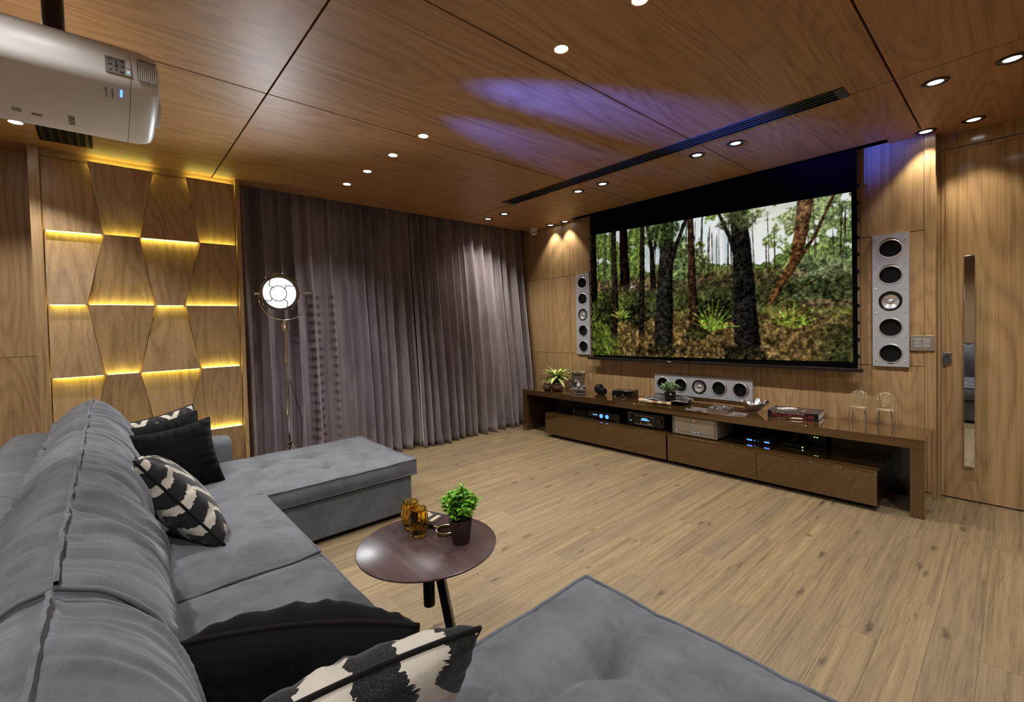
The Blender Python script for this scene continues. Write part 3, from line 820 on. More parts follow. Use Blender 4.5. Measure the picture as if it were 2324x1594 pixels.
# ================================================================== SECTIONAL SOFA
sofa = thing('sectional_sofa', 'grey suede sectional sofa with chaise ends and loose back cushions', 'sofa', (0, 0, 0))
def softbox(x0, x1, y0, y1, z0, z1, crown=.03, tufts=(), rad=.03, n=(40, 40), edge=.006, seed=0, wr=.004, bul=.012, nz=6, flange=True, tk=.75):
    """boxed cushion: puffed top with buttons, slightly bulging sides"""
    nx, ny = n; m = MB()
    cx, cy, hx, hy = (x0+x1)/2, (y0+y1)/2, (x1-x0)/2, (y1-y0)/2
    def edgept(u, v, k):
        return u, v
    def top(u, v):
        a, b = u*2-1, v*2-1
        pin = 1-.010*(abs(a)**6)*(1-abs(b)**2)*0
        xx = cx+hx*a; yy = cy+hy*b
        e = (1-abs(a)**5)*(1-abs(b)**5)
        dome = (1-a*a*.55)*(1-b*b*.55)
        z = z1+edge*(abs(a*b)**3)+crown*(e**.55)*(.45+.55*dome)
        z += wr*(vn(xx*9+seed*7, yy*9+3)-.5)*1.2
        # short wrinkles running in from the seam
        d = min(hx*(1-abs(a)), hy*(1-abs(b)))
        z += wr*1.3*math.exp(-d/.05)*(vn(xx*38+seed, yy*38)-.5)*(1-math.exp(-d/.006))
        for tx, ty in tufts:
            dx, dy = xx-tx, yy-ty; r = math.hypot(dx, dy)
            z -= .042*math.exp(-(r/.060)**.9)*tk
            # soft valleys linking the buttons
            z -= tk*(.026*math.exp(-abs(dy)/.040)*math.exp(-(abs(dx)/.18)**1.5)+.026*math.exp(-abs(dx)/.040)*math.exp(-(abs(dy)/.18)**1.5))
        return (xx, yy, z)
    m.grid(top, nx, ny)
    # sides
    per = [(i/nx, 0) for i in range(nx)]+[(1, j/ny) for j in range(ny)]+[(1-i/nx, 1) for i in range(nx)]+[(0, 1-j/ny) for j in range(ny)]
    P = len(per); V = []; F = []
    for k in range(nz+1):
        h = k/nz; bz = bul*math.sin(PI*h)
        for (u, v) in per:
            p = top(u, v); a, b = u*2-1, v*2-1
            dx = bz*(1 if u == 1 else -1 if u == 0 else 0)*(1-abs(b)**8); dy = bz*(1 if v == 1 else -1 if v == 0 else 0)*(1-abs(a)**8)
            V.append((p[0]+dx, p[1]+dy, p[2]*(1-h)+z0*h))
    for k in range(nz):
        for i in range(P):
            j = (i+1) % P; F.append((k*P+i, k*P+j, (k+1)*P+j, (k+1)*P+i))
    F.append(tuple(nz*P+i for i in range(P)))
    m.add(V, F)
    loop = [top(u, v) for (u, v) in per]
    return m, loop
def piped(name, args, mat='sofa_suede', pr=.006, low=True, **k):
    m, loop = softbox(*args, **k); bm_ = m
    o = m.build(name, mat, sofa, smooth=60)
    MB().tube([(p[0], p[1], p[2]+.002) for p in loop], pr, 6, closed=True).build('piping', mat, o, smooth=180)
    if low: MB().tube([(p[0], p[1], args[4]+.006) for p in loop], pr, 6, closed=True).build('piping', mat, o, smooth=180)
    return o
# far chaise
boxo('chaise_base', (.70, 1.665, -4.60, -2.895, .035, .295), 'sofa_suede', sofa, bevel=.012)
boxo('plinth', (.74, 1.62, -4.58, -2.94, .0, .035), 'black_matte', sofa)
piped('chaise_cushion', (.685, 1.685, -4.58, -2.862, .300, .405), crown=.028, n=(60, 90), seed=1,
      tufts=[(x, y) for x in (1.345, .99) for y in (-3.09, -3.40, -3.74)])
# seats
boxo('seat_base', (1.69, 3.60, -4.86, -3.93, .035, .285), 'sofa_suede', sofa, bevel=.012)
boxo('plinth', (1.70, 3.60, -4.84, -3.98, .0, .035), 'black_matte', sofa)
piped('seat_cushion', (1.695, 2.655, -4.56, -3.885, .29, .425), crown=.055, n=(64, 54), seed=2, wr=.008, bul=.022)
piped('seat_cushion', (2.672, 3.590, -4.56, -3.885, .29, .418), crown=.055, n=(64, 54), seed=3, wr=.007, bul=.022)
# near chaise
boxo('chaise_base', (3.62, 4.62, -4.86, -3.30, .035, .30), 'sofa_suede', sofa, bevel=.012)
boxo('plinth', (3.64, 4.58, -4.84, -3.35, .0, .035), 'black_matte', sofa)
piped('chaise_cushion', (3.602, 4.640, -4.56, -3.262, .305, .452), crown=.034, n=(110, 120), seed=4, wr=.006, pr=.007, tk=1.35,
      tufts=[(x, y) for x in (3.885, 4.25) for y in (-3.535, -3.90)])
# back frame behind the cushions, in two sections, and the far arm
def roundbar(x0, x1, prof, name, seed=0):
    m = MB(); n = 26; P = len(prof)
    def fn(u, v):
        k = int(round(v*P)) % P; p = prof[k]; e = 1-.0*abs(u*2-1)**20
        xx = x0+(x1-x0)*u; ins = .012*max(0, 1-min(u, 1-u)*n/1.0)
        cy = sum(q[0] for q in prof)/P; cz = sum(q[1] for q in prof)/P
        f = 1-ins*2
        return (xx, cy+(p[0]-cy)*f, cz+(p[1]-cz)*f)
    m.grid(fn, n, P, cv=True)
    m.f.append(tuple(range(P))); m.f.append(tuple(n*P+i for i in range(P)))
    return m.build(name, 'sofa_suede', sofa, smooth=50)
def rprof(y0, y1, z0, z1, r):
    out = []
    for (cy, cz, a0) in ((y1-r, z1-r, 0), (y0+r, z1-r, 90), (y0+.02, z0+.02, 180), (y1-.02, z0+.02, 270)):
        rr = r if a0 < 180 else .02
        for k in range(6):
            a = math.radians(a0+18*k); out.append((cy+rr*math.cos(a), cz+rr*math.sin(a)))
    return out
BP = rprof(-5.05, -4.80, .035, .775, .10)
roundbar(.42, 1.98, BP, 'back_frame'); roundbar(1.985, 4.64, BP, 'back_frame')
AP = [(p[0], p[1]) for p in rprof(.44, .675, .035, .585, .06)]
m = MB(); n = 20; P = len(AP)
def armf(u, v):
    k = int(round(v*P)) % P; e = max(0, 1-(1-u)*n/2.0); f = 1-.05*e
    return ((.5575+(AP[k][0]-.5575)*f), -4.80+.94*u, .31+(AP[k][1]-.31)*(1-.03*e))
m.grid(armf, n, P, cv=True); m.f.append(tuple(range(P))); m.f.append(tuple(n*P+i for i in range(P)))
m.build('armrest', 'sofa_suede', sofa, smooth=50)
# loose back cushions: a profile swept along x, pinched at the ends, wrinkled across the top seam
RY, RZ = -4.622, .955
PROF = [(-4.44, .452), (-4.425, .53), (-4.420, .61), (-4.425, .69), (-4.440, .76), (-4.466, .825), (-4.505, .880), (-4.555, .925), (RY, RZ), (-4.675, .945), (-4.725, .915), (-4.772, .862),
        (-4.800, .80), (-4.805, .70), (-4.80, .60), (-4.79, .50), (-4.76, .455), (-4.65, .447), (-4.55, .446)]
def smoothprof(N):
    P = PROF+[PROF[0]]; d = [0]
    for a, b in zip(P, P[1:]): d.append(d[-1]+math.hypot(b[0]-a[0], b[1]-a[1]))
    out = []
    for k in range(N):
        s = d[-1]*k/N; out.append((np.interp(s, d, [p[0] for p in P]), np.interp(s, d, [p[1] for p in P])))
    return out
def backcushion(x0, x1, seed, dz=0., n=240, N=90):
    SPf = smoothprof(N); CY, CZ = -4.62, .68
    ridge = min(range(N), key=lambda k: math.hypot(SPf[k][0]-RY, SPf[k][1]-RZ)); rear = min(range(N), key=lambda k: math.hypot(SPf[k][0]+4.772, SPf[k][1]-.862))
    W = x1-x0
    def fn(u, v):
        k = int(round(v*N)) % N; y, z = SPf[k]
        e = min(u, 1-u)*W                                   # distance to the cushion end
        pinch = math.exp(-e/.022)
        f = 1-.075*pinch-.03*math.exp(-e/.09)
        yy, zz = CY+(y-CY)*f, CZ+(z-CZ)*f
        if z > .5: zz += dz*min(1, (z-.5)/.3)
        xx = x0+W*u+.012*(vn(k*.31+seed*5, 2.)-.5)
        # gathers across the two seams
        ds = min(abs(k-ridge), N-abs(k-ridge))/N*2.0
        front = 1 if k < ridge else .55
        amp = .019*math.exp(-ds/.40)*(.35+1.3*vn(xx*2.3+seed*4, 7.))*(1-.7*pinch)*front*(1-math.exp(-(ds+.02)/.03))
        ph = xx+.10*(vn(xx*4+seed*3, ds*4)-.5)+(.16*ds if seed % 2 else -.12*ds)
        wv = vn(ph*17+seed*11, ds*1.6+seed)-.5+.65*(vn(ph*40+seed*3, ds*2.4)-.5)+.3*(vn(ph*80, ds*3)-.5)
        big = .030*(vn(xx*3.1+seed*9, z*4)-.5)*(1-pinch)
        dr = amp*wv*1.9+big
        L = math.hypot(yy-CY, zz-CZ); 
        return (xx, yy+(yy-CY)/L*dr, zz+(zz-CZ)/L*dr)
    m = MB(); m.grid(fn, n, N, cv=True); m.f.append(tuple(range(N))); m.f.append(tuple(n*N+i for i in range(N)))
    o = m.build('back_cushion', 'sofa_suede', sofa, smooth=70)
    # raised seams: along the ridge, along the rear edge and round both ends
    def flange(idx, h):
        V = []; F = []; S = n
        for i in range(S+1):
            p = Vector(fn(i/S, idx/N)); q = (p-Vector((p.x, CY, CZ))).normalized()
            wob = .010*(vn(i*.045+seed, 1.)-.5)+.003*(vn(i*.2+seed, 4.)-.5)
            for s, hh in ((-.0035, -.004), (-.0035, h), (.0035, h), (.0035, -.004)):
                tan = Vector((0, -q.z, q.y)); pp = p+q*hh+tan*(s+wob*(1 if hh > 0 else 0)); V.append(pp)
        for i in range(S):
            for c in range(3): F.append((i*4+c, i*4+c+1, (i+1)*4+c+1, (i+1)*4+c))
        return MB().add(V, F)
    flange(ridge, .015).build('seam_flange', 'sofa_suede', o, smooth=60); flange(rear, .012).build('seam_flange', 'sofa_suede', o, smooth=60)
    for uu in (.003, .997):
        MB().tube([fn(uu, k/N) for k in range(N)], .0055, 6, closed=True).build('piping', 'sofa_suede', o, smooth=180)
backcushion(.48, 1.615, 1, .005); backcushion(1.625, 2.575, 2, -.005); backcushion(2.585, 3.495, 3, 0.); backcushion(3.505, 4.60, 4, -.01)

# ------------------------------------------------------------------ scatter pillows
def pillow(label, mat, loc, X, Y, w=.45, h=.45, T=.085, seed=0, n=44, group='scatter pillows on the sofa', wr=.006, sag=0., bend=0., lump=.012):
    """X: width direction, Y: up direction of the pillow face (world)"""
    M = basis(X, Y, loc)
    def surf(a, b, s):
        pin = .085; xx = w/2*a*(1-pin*(1-b*b)*abs(a)**2.0); yy = h/2*b*(1-pin*(1-a*a)*abs(b)**2.0)
        e = max(0., (1-a*a))*max(0., (1-b*b)); t = T*e**.38
        d = min(1-abs(a), 1-abs(b))
        along = xx if (1-abs(b)) < (1-abs(a)) else yy
        t += wr*(vn(along*46+seed*5+(9 if s > 0 else 0), seed)-.5)*math.exp(-d/.30)*min(1, d/.05)*2.6
        t += lump*(vn(xx*7+seed, yy*7+s*3)-.5)*min(1, d*4)
        yy -= sag*(1-a*a)*max(0, b)
        return (xx, yy, s*max(t, .0)+bend*(a*a-.4+.5*b*abs(b)))
    m = MB()
    m.grid(lambda u, v: surf(u*2-1, v*2-1, 1), n, n); m.grid(lambda u, v: surf(u*2-1, v*2-1, -1), n, n)
    me = m.mesh('scatter_pillow', mat, 180)
    bm = bmesh.new(); bm.from_mesh(me); bmesh.ops.remove_doubles(bm, verts=bm.verts, dist=.0006); bmesh.ops.recalc_face_normals(bm, faces=bm.faces); bm.to_mesh(me); bm.free(); me.shade_smooth()
    o = bpy.data.objects.new('scatter_pillow', me); COL.objects.link(o); o.matrix_world = M
    tag(o, label, 'pillow', group)
    S = 30; loop = [(-1+2*i/S, -1) for i in range(S)]+[(1, -1+2*i/S) for i in range(S)]+[(1-2*i/S, 1) for i in range(S)]+[(-1, 1-2*i/S) for i in range(S)]
    MB().tube([surf(a, b, 0) for a, b in loop], .0058, 6, closed=True).build('piping', 'black_piping', o, smooth=180)
    return o
def updir(face, up=(0, 0, 1)):
    face = Vector(face).normalized(); u = Vector(up)-face*Vector(up).dot(face); u.normalize(); return u.cross(face), u
def lean(label, mat, loc, face, roll=0., **k):
    X, Y = updir(face); c, s = math.cos(roll), math.sin(roll)
    return pillow(label, mat, loc, X*c+Y*s, Y*c-X*s, **k)
lean('black velvet pillow foremost of the far corner stack', 'black_velvet', (1.205, -4.250, .605), (.92, .10, .34), roll=0.10, w=.44, h=.42, seed=1, T=.115, bend=.03, wr=.010, lump=.035)
lean('black velvet pillow in the middle of the far corner stack', 'black_velvet', (1.055, -4.290, .620), (.92, .12, .32), roll=0.13, w=.44, h=.44, seed=2, T=.10, bend=.03, lump=.03)
lean('black and white zigzag pillow behind two black ones in the far corner', 'ikat_zigzag', (.92, -4.290, .635), (.92, .14, .34), roll=0.15, w=.46, h=.46, seed=3, T=.09, bend=.02)
pillow('black and white zigzag pillow tilted against the back cushions', 'ikat_zigzag', (2.135, -4.325, .640), (.985, -.03, .17), (-.18, -.56, .81), w=.45, h=.50, seed=4, T=.100, bend=.0, wr=.010)
pillow('wrinkled black velvet pillow in the near corner', 'black_velvet', (3.575, -4.205, .595), (.57, .82, -.02), (.30, -.21, .93), w=.49, h=.37, seed=5, T=.105, wr=.009, bend=.035, lump=.03)
pillow('cream pillow with black woven patches in the near corner', 'ikat_blob', (3.785, -4.200, .590), (.14, .97, 0), (.42, -.06, .87), w=.445, h=.43, seed=6, T=.085, bend=.02)

# ================================================================== SIDE TABLE
TZ = .58
tb = thing('side_table', 'round dark brown side table on a slanted black leg', 'table', (3.185, -3.672, 0))
MB().lathe([(.001, .566), (.244, .566), (.2545, .572), (.256, .578), (.253, TZ)], 72).build('table_top', 'table_veneer', tb, smooth=40)
MB().lathe([(.021, .345), (.022, .350), (.022, .548), (.019, .552), (.019, .566)], 24).build('column', 'black_satin', tb, smooth=40)
MB().tube([(.022, .022, .53), (.085, .085, .016)], .021, 4).build('leg', 'black_satin', tb)
MB().lathe([(.15, .0), (.15, .010), (.145, .014)], 40, (.075, .075, 0)).build('foot_plate', 'black_satin', tb, smooth=40)

def faceted_glass(label, x, y):
    t = thing('tumbler', label, 'glass', (x, y, TZ+.0005), random.random(), 'faceted amber tumblers on the side table')
    prof = [(.022, .0), (.028, .006), (.034, .022), (.0375, .045), (.0385, .065), (.0365, .085), (.0325, .101), (.0325, .106)]
    m = MB(); n = 14
    V = []; F = []
    for k, (r, h) in enumerate(prof):
        for i in range(n):
            a = 2*PI*(i+(.5 if k % 2 else 0))/n; V.append((r*math.cos(a), r*math.sin(a), h))
    for k in range(len(prof)-1):
        for i in range(n):
            j = (i+1) % n
            a, b, c, d = k*n+i, k*n+j, (k+1)*n+i, (k+1)*n+j
            if k % 2 == 0: F += [(a, b, c), (b, d, c)]
            else: F += [(a, b, d), (a, d, c)]
    base = len(V); inner = [(.0295, .106), (.0335, .085), (.035, .065), (.034, .045), (.030, .024), (.020, .014)]
    for (r, h) in inner:
        for i in range(n): a = 2*PI*(i+.5)/n; V.append((r*math.cos(a), r*math.sin(a), h))
    o1 = (len(prof)-1)*n
    for i in range(n): j = (i+1) % n; F.append((o1+i, o1+j, base+j, base+i))
    for k in range(len(inner)-1):
        for i in range(n): j = (i+1) % n; F.append((base+k*n+i, base+k*n+j, base+(k+1)*n+j, base+(k+1)*n+i))
    F.append(tuple(range(n))); F.append(tuple(base+(len(inner)-1)*n+i for i in range(n)))
    m.add(V, F).build('glass_body', 'amber_glass', t)
    MB().tube([(.031*math.cos(2*PI*i/28), .031*math.sin(2*PI*i/28), .1065) for i in range(28)], .0018, 6, closed=True).build('rim', 'amber_glass', t, smooth=180)
faceted_glass('amber faceted glass tumbler standing further back, half hidden', 3.030, -3.655)
faceted_glass('amber faceted glass tumbler standing in front of the other', 3.115, -3.668)
def magnifier(label, loc, rz, rim, handle, s=1.0, group=None):
    t = thing('magnifying_glass', label, 'magnifier', loc, rz)
    t.scale = (s, s, s)
    MB().lathe([(.046, .002), (.050, .004), (.050, .016), (.047, .018), (.044, .017), (.044, .003)], 40, capa=False, capb=False).build('rim', rim, t, smooth=50)
    MB().lathe([(.001, .006), (.030, .007), (.044, .009), (.030, .012), (.001, .0135)], 32, capa=False, capb=False).build('lens', 'clear_glass', t, smooth=180)
    MB().tube([(.049, 0, .010), (.062, 0, .010), (.070, 0, .010), (.078, 0, .010)], [.004, .006, .004, .007], 12).build('ferrule', rim, t, smooth=60)
    MB().tube([(.078, 0, .010), (.085, 0, .010), (.12, 0, .0105), (.155, 0, .010), (.160, 0, .010)], [.0075, .009, .010, .009, .007], 14).build('handle', handle, t, smooth=60)
    MB().tube([(.160, 0, .010), (.168, 0, .010), (.178, 0, .010)], [.004, .007, .001], 10).build('finial', rim, t, smooth=60)
    return t
magnifier('brass rimmed magnifying glass beside the tumblers on the side table', (3.163, -3.575, TZ), math.radians(196), 'brass', 'black_gloss', .8)
cdt = thing('coaster', 'small printed card coaster at the far rim of the table', 'coaster', (2.998, -3.545, TZ), .35)
MB().box(-.05, .05, -.045, .045, 0, .003).build('card', 'book_top', cdt)
for k in range(4): MB().box(-.040+k*.02, -.024+k*.02, -.035, .035-.01*(k % 2), .003, .0036).build('print', 'cream' if k != 2 else 'black_ink', cdt)

def leafmesh(L, W, curve=.3, mat='leaf_bright', n=5, vee=.2):
    V = []; F = []
    for k in range(n+1):
        t = k/n; wv = W*math.sin(PI*min(1, t*.93+.05))**.8*.5; z = curve*L*t*t*-1
        V += [(t*L, -wv, z+wv*vee), (t*L, 0, z), (t*L, wv, z+wv*vee)]
    for k in range(n):
        for c in (0, 1): F.append((k*3+c, k*3+c+1, (k+1)*3+c+1, (k+1)*3+c))
    return V, F
def pot(t, r0, r1, h, mat='coir_pot', soil=True):
    MB().lathe([(r0*.9, 0), (r0, .004), (r1*.97, h*.9), (r1, h), (r1-.006, h), (r1-.010, h-.012)], 36, capb=False).build('pot', mat, t, smooth=50)
    MB().lathe([(.001, h-.008), (r1*.5, h-.006), (r1-.008, h-.012)], 24, capa=False, capb=False).build('soil', 'soil', t)
def bushy(t, r, zc, rz, count, L, W, mat, seed, name='foliage', stems=14, base=.0):
    rng = random.Random(seed); m = MB(); st = MB()
    tips = []
    for k in range(stems):
        a = 2*PI*k/stems*1.618+rng.random(); rr = r*math.sqrt(rng.random())*.85; tz = zc+rz*(1-(rr/r)**2*.8)*(.75+.4*rng.random())
        p0 = Vector((rr*.25*math.cos(a), rr*.25*math.sin(a), base)); p1 = Vector((rr*math.cos(a), rr*math.sin(a), tz)); tips.append((p0, p1))
        st.tube([p0, p0.lerp(p1, .5)+Vector((0, 0, .01)), p1], .0012, 4)
    V0, F0 = leafmesh(1, W/L, .25, n=3)
    for i in range(count):
        p0, p1 = tips[i % stems]; f = .18+.82*rng.random()**.7; p = p0.lerp(p1, f)
        az = rng.random()*2*PI; el = .15+.9*f*rng.random(); s = L*(.6+.6*rng.random())
        d = Vector((math.cos(az)*math.cos(el), math.sin(az)*math.cos(el), math.sin(el)))
        out = Vector((p.x, p.y, 0)); 
        d = (d+out*6).normalized()
        q = d.to_track_quat('X', 'Z').to_matrix().to_4x4() @ Matrix.Rotation(rng.uniform(-.7, .7), 4, 'X')
        m.add([Matrix.Translation(p) @ q @ (Vector(v)*s) for v in V0], F0)
    st.build('stems', 'stem_green', t)['kind'] = 'stuff'
    o = m.build(name, mat, t, smooth=180); o['kind'] = 'stuff'
pl = thing('potted_plant', 'bright green leafy plant in a dark fibre pot on the side table', 'plant', (3.270, -3.580, TZ))
pot(pl, .032, .044, .086)
bushy(pl, .070, .125, .075, 700, .028, .012, 'leaf_bright', 5, stems=40, base=.075)

# ================================================================== STUDIO FLOOR LAMP
lp = thing('studio_lamp', 'chrome studio floodlight on a tripod before the curtain', 'floor lamp', (.36, -3.365, 0))
MB().tube([(0, 0, .30), (0, 0, .95)], .014, 16).build('pole', 'chrome', lp, smooth=60)
MB().tube([(0, 0, .90), (0, 0, 1.44)], .010, 16).build('upper_pole', 'chrome', lp, smooth=60)
MB().lathe([(.016, 1.38), (.036, 1.385), (.036, 1.455), (.022, 1.458), (.018, 1.475)], 24).build('collar', 'chrome', lp, smooth=40)
MB().tube([(.034, 0, 1.44), (.06, -.02, 1.43), (.075, -.03, 1.395)], .004, 8).build('clamp_lever', 'chrome', lp, smooth=60)
MB().lathe([(.03, .37), (.034, .375), (.034, .40), (.02, .405)], 20).build('hub', 'chrome', lp, smooth=40)
for k in range(3):
    a = 2*PI*k/3+.5; c, s = math.cos(a), math.sin(a)
    leg = MB().tube([(.03*c, .03*s, .38), (.28*c, .28*s, .012)], .011, 10).build('leg', 'chrome', lp, smooth=60)
    MB().sphere((.28*c, .28*s, .012), .013, 12, 8).build('rubber_foot', 'black_matte', leg, smooth=60)
    MB().tube([(.02*c, .02*s, .355), (.05*c, .05*s, .365)], .006, 8).build('hinge', 'chrome', leg, smooth=60)
HC = Vector((.02, -.036, 1.715)); HF = Vector((.86, -.46, -.17)).normalized()
HM = Matrix.Translation(HC) @ HF.to_track_quat('Z', 'Y').to_matrix().to_4x4()
R = .138
MB().lathe([(.03, -.17), (.075, -.165), (.10, -.13), (.135, -.06), (R, .0), (R+.018, .004), (R+.018, .026), (R-.006, .026), (R-.012, .004)], 48, capb=False).xf(HM).build('housing', 'dark_chrome', lp, smooth=40)
MB().lathe([(.002, .0), (.10, .001), (R-.011, .005)], 40, capa=False, capb=False).xf(HM).build('lamp_face', 'flood_light', lp, smooth=180)
gr = MB().tube([(.065*math.cos(2*PI*i/32), .065*math.sin(2*PI*i/32), .060) for i in range(32)], .0042, 6, closed=True).xf(HM).build('grille_ring', 'black_satin', lp, smooth=180)
for k in range(4):
    a = 2*PI*k/4+.62; P = []
    for i in range(9):
        f = i/8; rr = .065+(R+.02-.065)*f; P.append((rr*math.cos(a+.16*math.sin(f*2*PI)), rr*math.sin(a+.16*math.sin(f*2*PI)), .060-.040*f**3))
    MB().tube(P, .0042, 6).xf(HM).build('grille_wire', 'black_satin', lp, smooth=180)
    MB().box(R+.004, R+.036, -.012, .012, -.006, .026).xf(HM @ Matrix.Rotation(a, 4, 'Z')).build('bracket', 'dark_chrome', lp, bevel=.003)
    MB().lathe([(.008, .026), (.008, .036), (.004, .038)], 12, (R+.026, 0, 0)).xf(HM @ Matrix.Rotation(a, 4, 'Z')).build('knob', 'chrome', lp, smooth=40)
# yoke
side = Vector((0, 0, 1)).cross(HF).normalized()
Y = []
for k in range(25):
    a = PI*k/24; Y.append(Vector((0, .0, 1.715))+side*(.20*math.cos(a))+Vector((0, 0, -.235*math.sin(a)**.8 if 0 < k < 24 else 0)))
MB().tube(Y, .0065, 10).build('yoke', 'chrome', lp, smooth=60)
for s in (-1, 1):
    p = Vector((0, 0, 1.715))+side*.20*s
    kb = MB().tube([p-side*.055*s, p+side*.03*s], .011, 12).build('yoke_bolt', 'chrome', lp, smooth=60)
    MB().tube([p+side*.03*s+Vector((0, 0, -.022)), p+side*.034*s+Vector((0, 0, .024))], .005, 8).build('wing_nut', 'chrome', kb, smooth=60)
MB().tube([HC+Vector((-.04, .06, .135)), HC+Vector((-.04, .06, .172)), HC+Vector((-.04, -.04, .172)), HC+Vector((-.04, -.04, .135))], .005, 8).build('carry_handle', 'chrome', lp, smooth=60)
spot('floodlight_beam', tuple(Vector(lp.location)+HC+HF*.09), tuple(Vector(lp.location)+HC+HF*3), P_FLOOD, 165, .6, (.90, .95, 1.), .15, lp)
MB().tube([(.0, .02, .95), (.03, .10, .6), (.05, .08, .3), (-.02, .20, .01), (-.10, .25, .008)], .0035, 6).build('power_cable', 'black_matte', lp, smooth=180)

# ================================================================== PROJECTOR
pj = thing('projector', 'white ceiling projector hanging upside down by the feature wall', 'projector', (2.28, -4.66, 2.2))
# cross-section in x,z (local: x -.26..+.24, z 0..0.23), lofted along y
PS = [(.225, .215), (.238, .195), (.240, .150), (.236, .112), (.222, .092), (.195, .078), (.10, .050), (0, .032), (-.12, .020), (-.20, .018), (-.235, .030), (-.250, .060), (-.252, .12), (-.245, .19), (-.225, .215)]
def loft(ys):
    m = MB(); V = []; n = len(PS); cx, cz = 0, .12
    for (y, f, g_) in ys:
        for (a, b) in PS: V.append((cx+(a-cx)*f, y, cz+(b-cz)*g_))
    F = [(k*n+i, k*n+(i+1) % n, (k+1)*n+(i+1) % n, (k+1)*n+i) for k in range(len(ys)-1) for i in range(n)]
    F.append(tuple(range(n))); F.append(tuple((len(ys)-1)*n+i for i in range(n)))
    return m.add(V, F)
bd = loft([(-.27, .94, .9), (-.25, 1, 1), (.222, 1, 1)]).build('body', 'white_plastic', pj, smooth=50)
fr_ = loft([(.2235, 1, 1), (.255, .995, .99), (.282, .965, .955), (.300, .90, .88), (.310, .76, .72)]).build('front_bezel', 'white_plastic', pj, smooth=50)
MB().lathe([(.055, .290), (.060, .322), (.052, .327), (.048, .312), (.001, .310)], 32, (-.06, 0, .12), 1, capb=False).build('lens_barrel', 'white_plastic', fr_, smooth=50)
MB().lathe([(.001, .324), (.03, .322), (.048, .314)], 28, (-.06, 0, .12), 1, capa=False, capb=False).build('projection_lens', 'black_gloss', fr_, smooth=180)
for k in range(9):
    yy = .246+k*.0058; ins = (yy-.246)*.107
    MB().box(.234-ins, .2420-ins, yy, yy+.0030, .110, .178).build('vent_slat', 'white_plastic', fr_)
MB().add([(.2403, .242, .106), (.2403, .242, .184), (.2345, .296, .184), (.2345, .296, .106)], [(0, 1, 2, 3)]).build('vent_recess', 'grey_plastic', fr_, solid=.002)
cp = MB().box(.2385, .2415, .155, .226, .112, .166).build('control_panel', 'grey_plastic', pj)
for (a, b, c, d) in ((.163, .172, .156, .160), (.196, .205, .156, .160), (.183, .187, .147, .156), (.183, .187, .120, .129), (.163, .173, .137, .141), (.196, .205, .137, .141), (.165, .172, .118, .123), (.194, .205, .117, .123), (.181, .189, .135, .142)):
    MB().box(.2415, .2425, a, b, c, d).build('button', 'dark_plastic', cp)
MB().box(.2415, .2420, .209, .224, .139, .165).build('button', 'white_plastic', cp); MB().box(.2415, .2420, .209, .224, .114, .137).build('button', 'white_plastic', cp)
MB().lathe([(.003, 0), (.003, .0006)], 12, (.242, .2165, .126), 0).build('power_symbol', 'blue_display', cp)
def on_bottom(xv):   # z of the underside at local x
    P = sorted([(a, b) for a, b in PS[4:10]]); return float(np.interp(xv, [p[0] for p in P], [p[1] for p in P]))
def under(name, x0, x1, y0, y1, mat):
    MB().add([(x0, y0, on_bottom(x0)-.0008), (x1, y0, on_bottom(x1)-.0008), (x1, y1, on_bottom(x1)-.0008), (x0, y1, on_bottom(x0)-.0008)], [(0, 1, 2, 3)]).build(name, mat, pj, solid=.0008)
under('status_light', .155, .192, .194, .1995, 'blue_led'); under('status_light', .165, .188, .170, .1725, 'dark_plastic'); under('status_light', .165, .188, .153, .1555, 'dark_plastic')
for k in range(3): under('legend', .140+k*.01, .146+k*.01, .171, .1755, 'grey_plastic'); under('legend', .140+k*.01, .146+k*.01, .154, .1585, 'grey_plastic')
zz = on_bottom(-.09)
texto('lettering', 'EPSON', .026, 'dark_plastic', pj, basis((-1, 0, (on_bottom(-.13)-on_bottom(-.05))/.08), (0, 1, 0), (-.045, .045, on_bottom(-.045)-.0012)), .0004, .95)
under('label_plate', -.095, -.070, -.105, -.080, 'grey_plastic'); under('label_plate', -.100, -.085, -.055, -.028, 'champagne_dark')
MB().lathe([(.014, .215), (.014, .224), (.017, .226), (.017, .2315)], 16, (.17, .19, 0)).build('foot', 'black_matte', pj, smooth=40)
MB().box(-.12, .15, -.20, .13, .212, .232).build('top_cover', 'white_plastic', pj, bevel=.008)
mt = thing('projector_mount', 'black ceiling pole bracket holding the projector', 'mount', (2.28, -4.66, 2.432))
MB().tube([(0, .02, 0), (0, .02, .268)], .031, 20).build('pole', 'black_satin', mt, smooth=60)
MB().box(-.10, .10, -.10, .12, 0, .008).build('base_plate', 'black_satin', mt)
MB().tube([(-.10, -.13, .268), (.05, -.22, .006)], .02, 4).build('strut', 'black_satin', mt)
MB().lathe([(.09, .256), (.09, .268)], 28, (0, .02, 0)).build('ceiling_flange', 'black_satin', mt, smooth=40)
for q in ((3.08, -1.75), (2.25, -1.5)):  # added blue spots, standing in for the screen's blue reflection on the ceiling
    spot('added_blue_spot', (2.22, -4.34, 2.31), (q[0], q[1], 2.705), P_BLUE, 17, 1.0, (.04, .10, 1.), .02, pj)

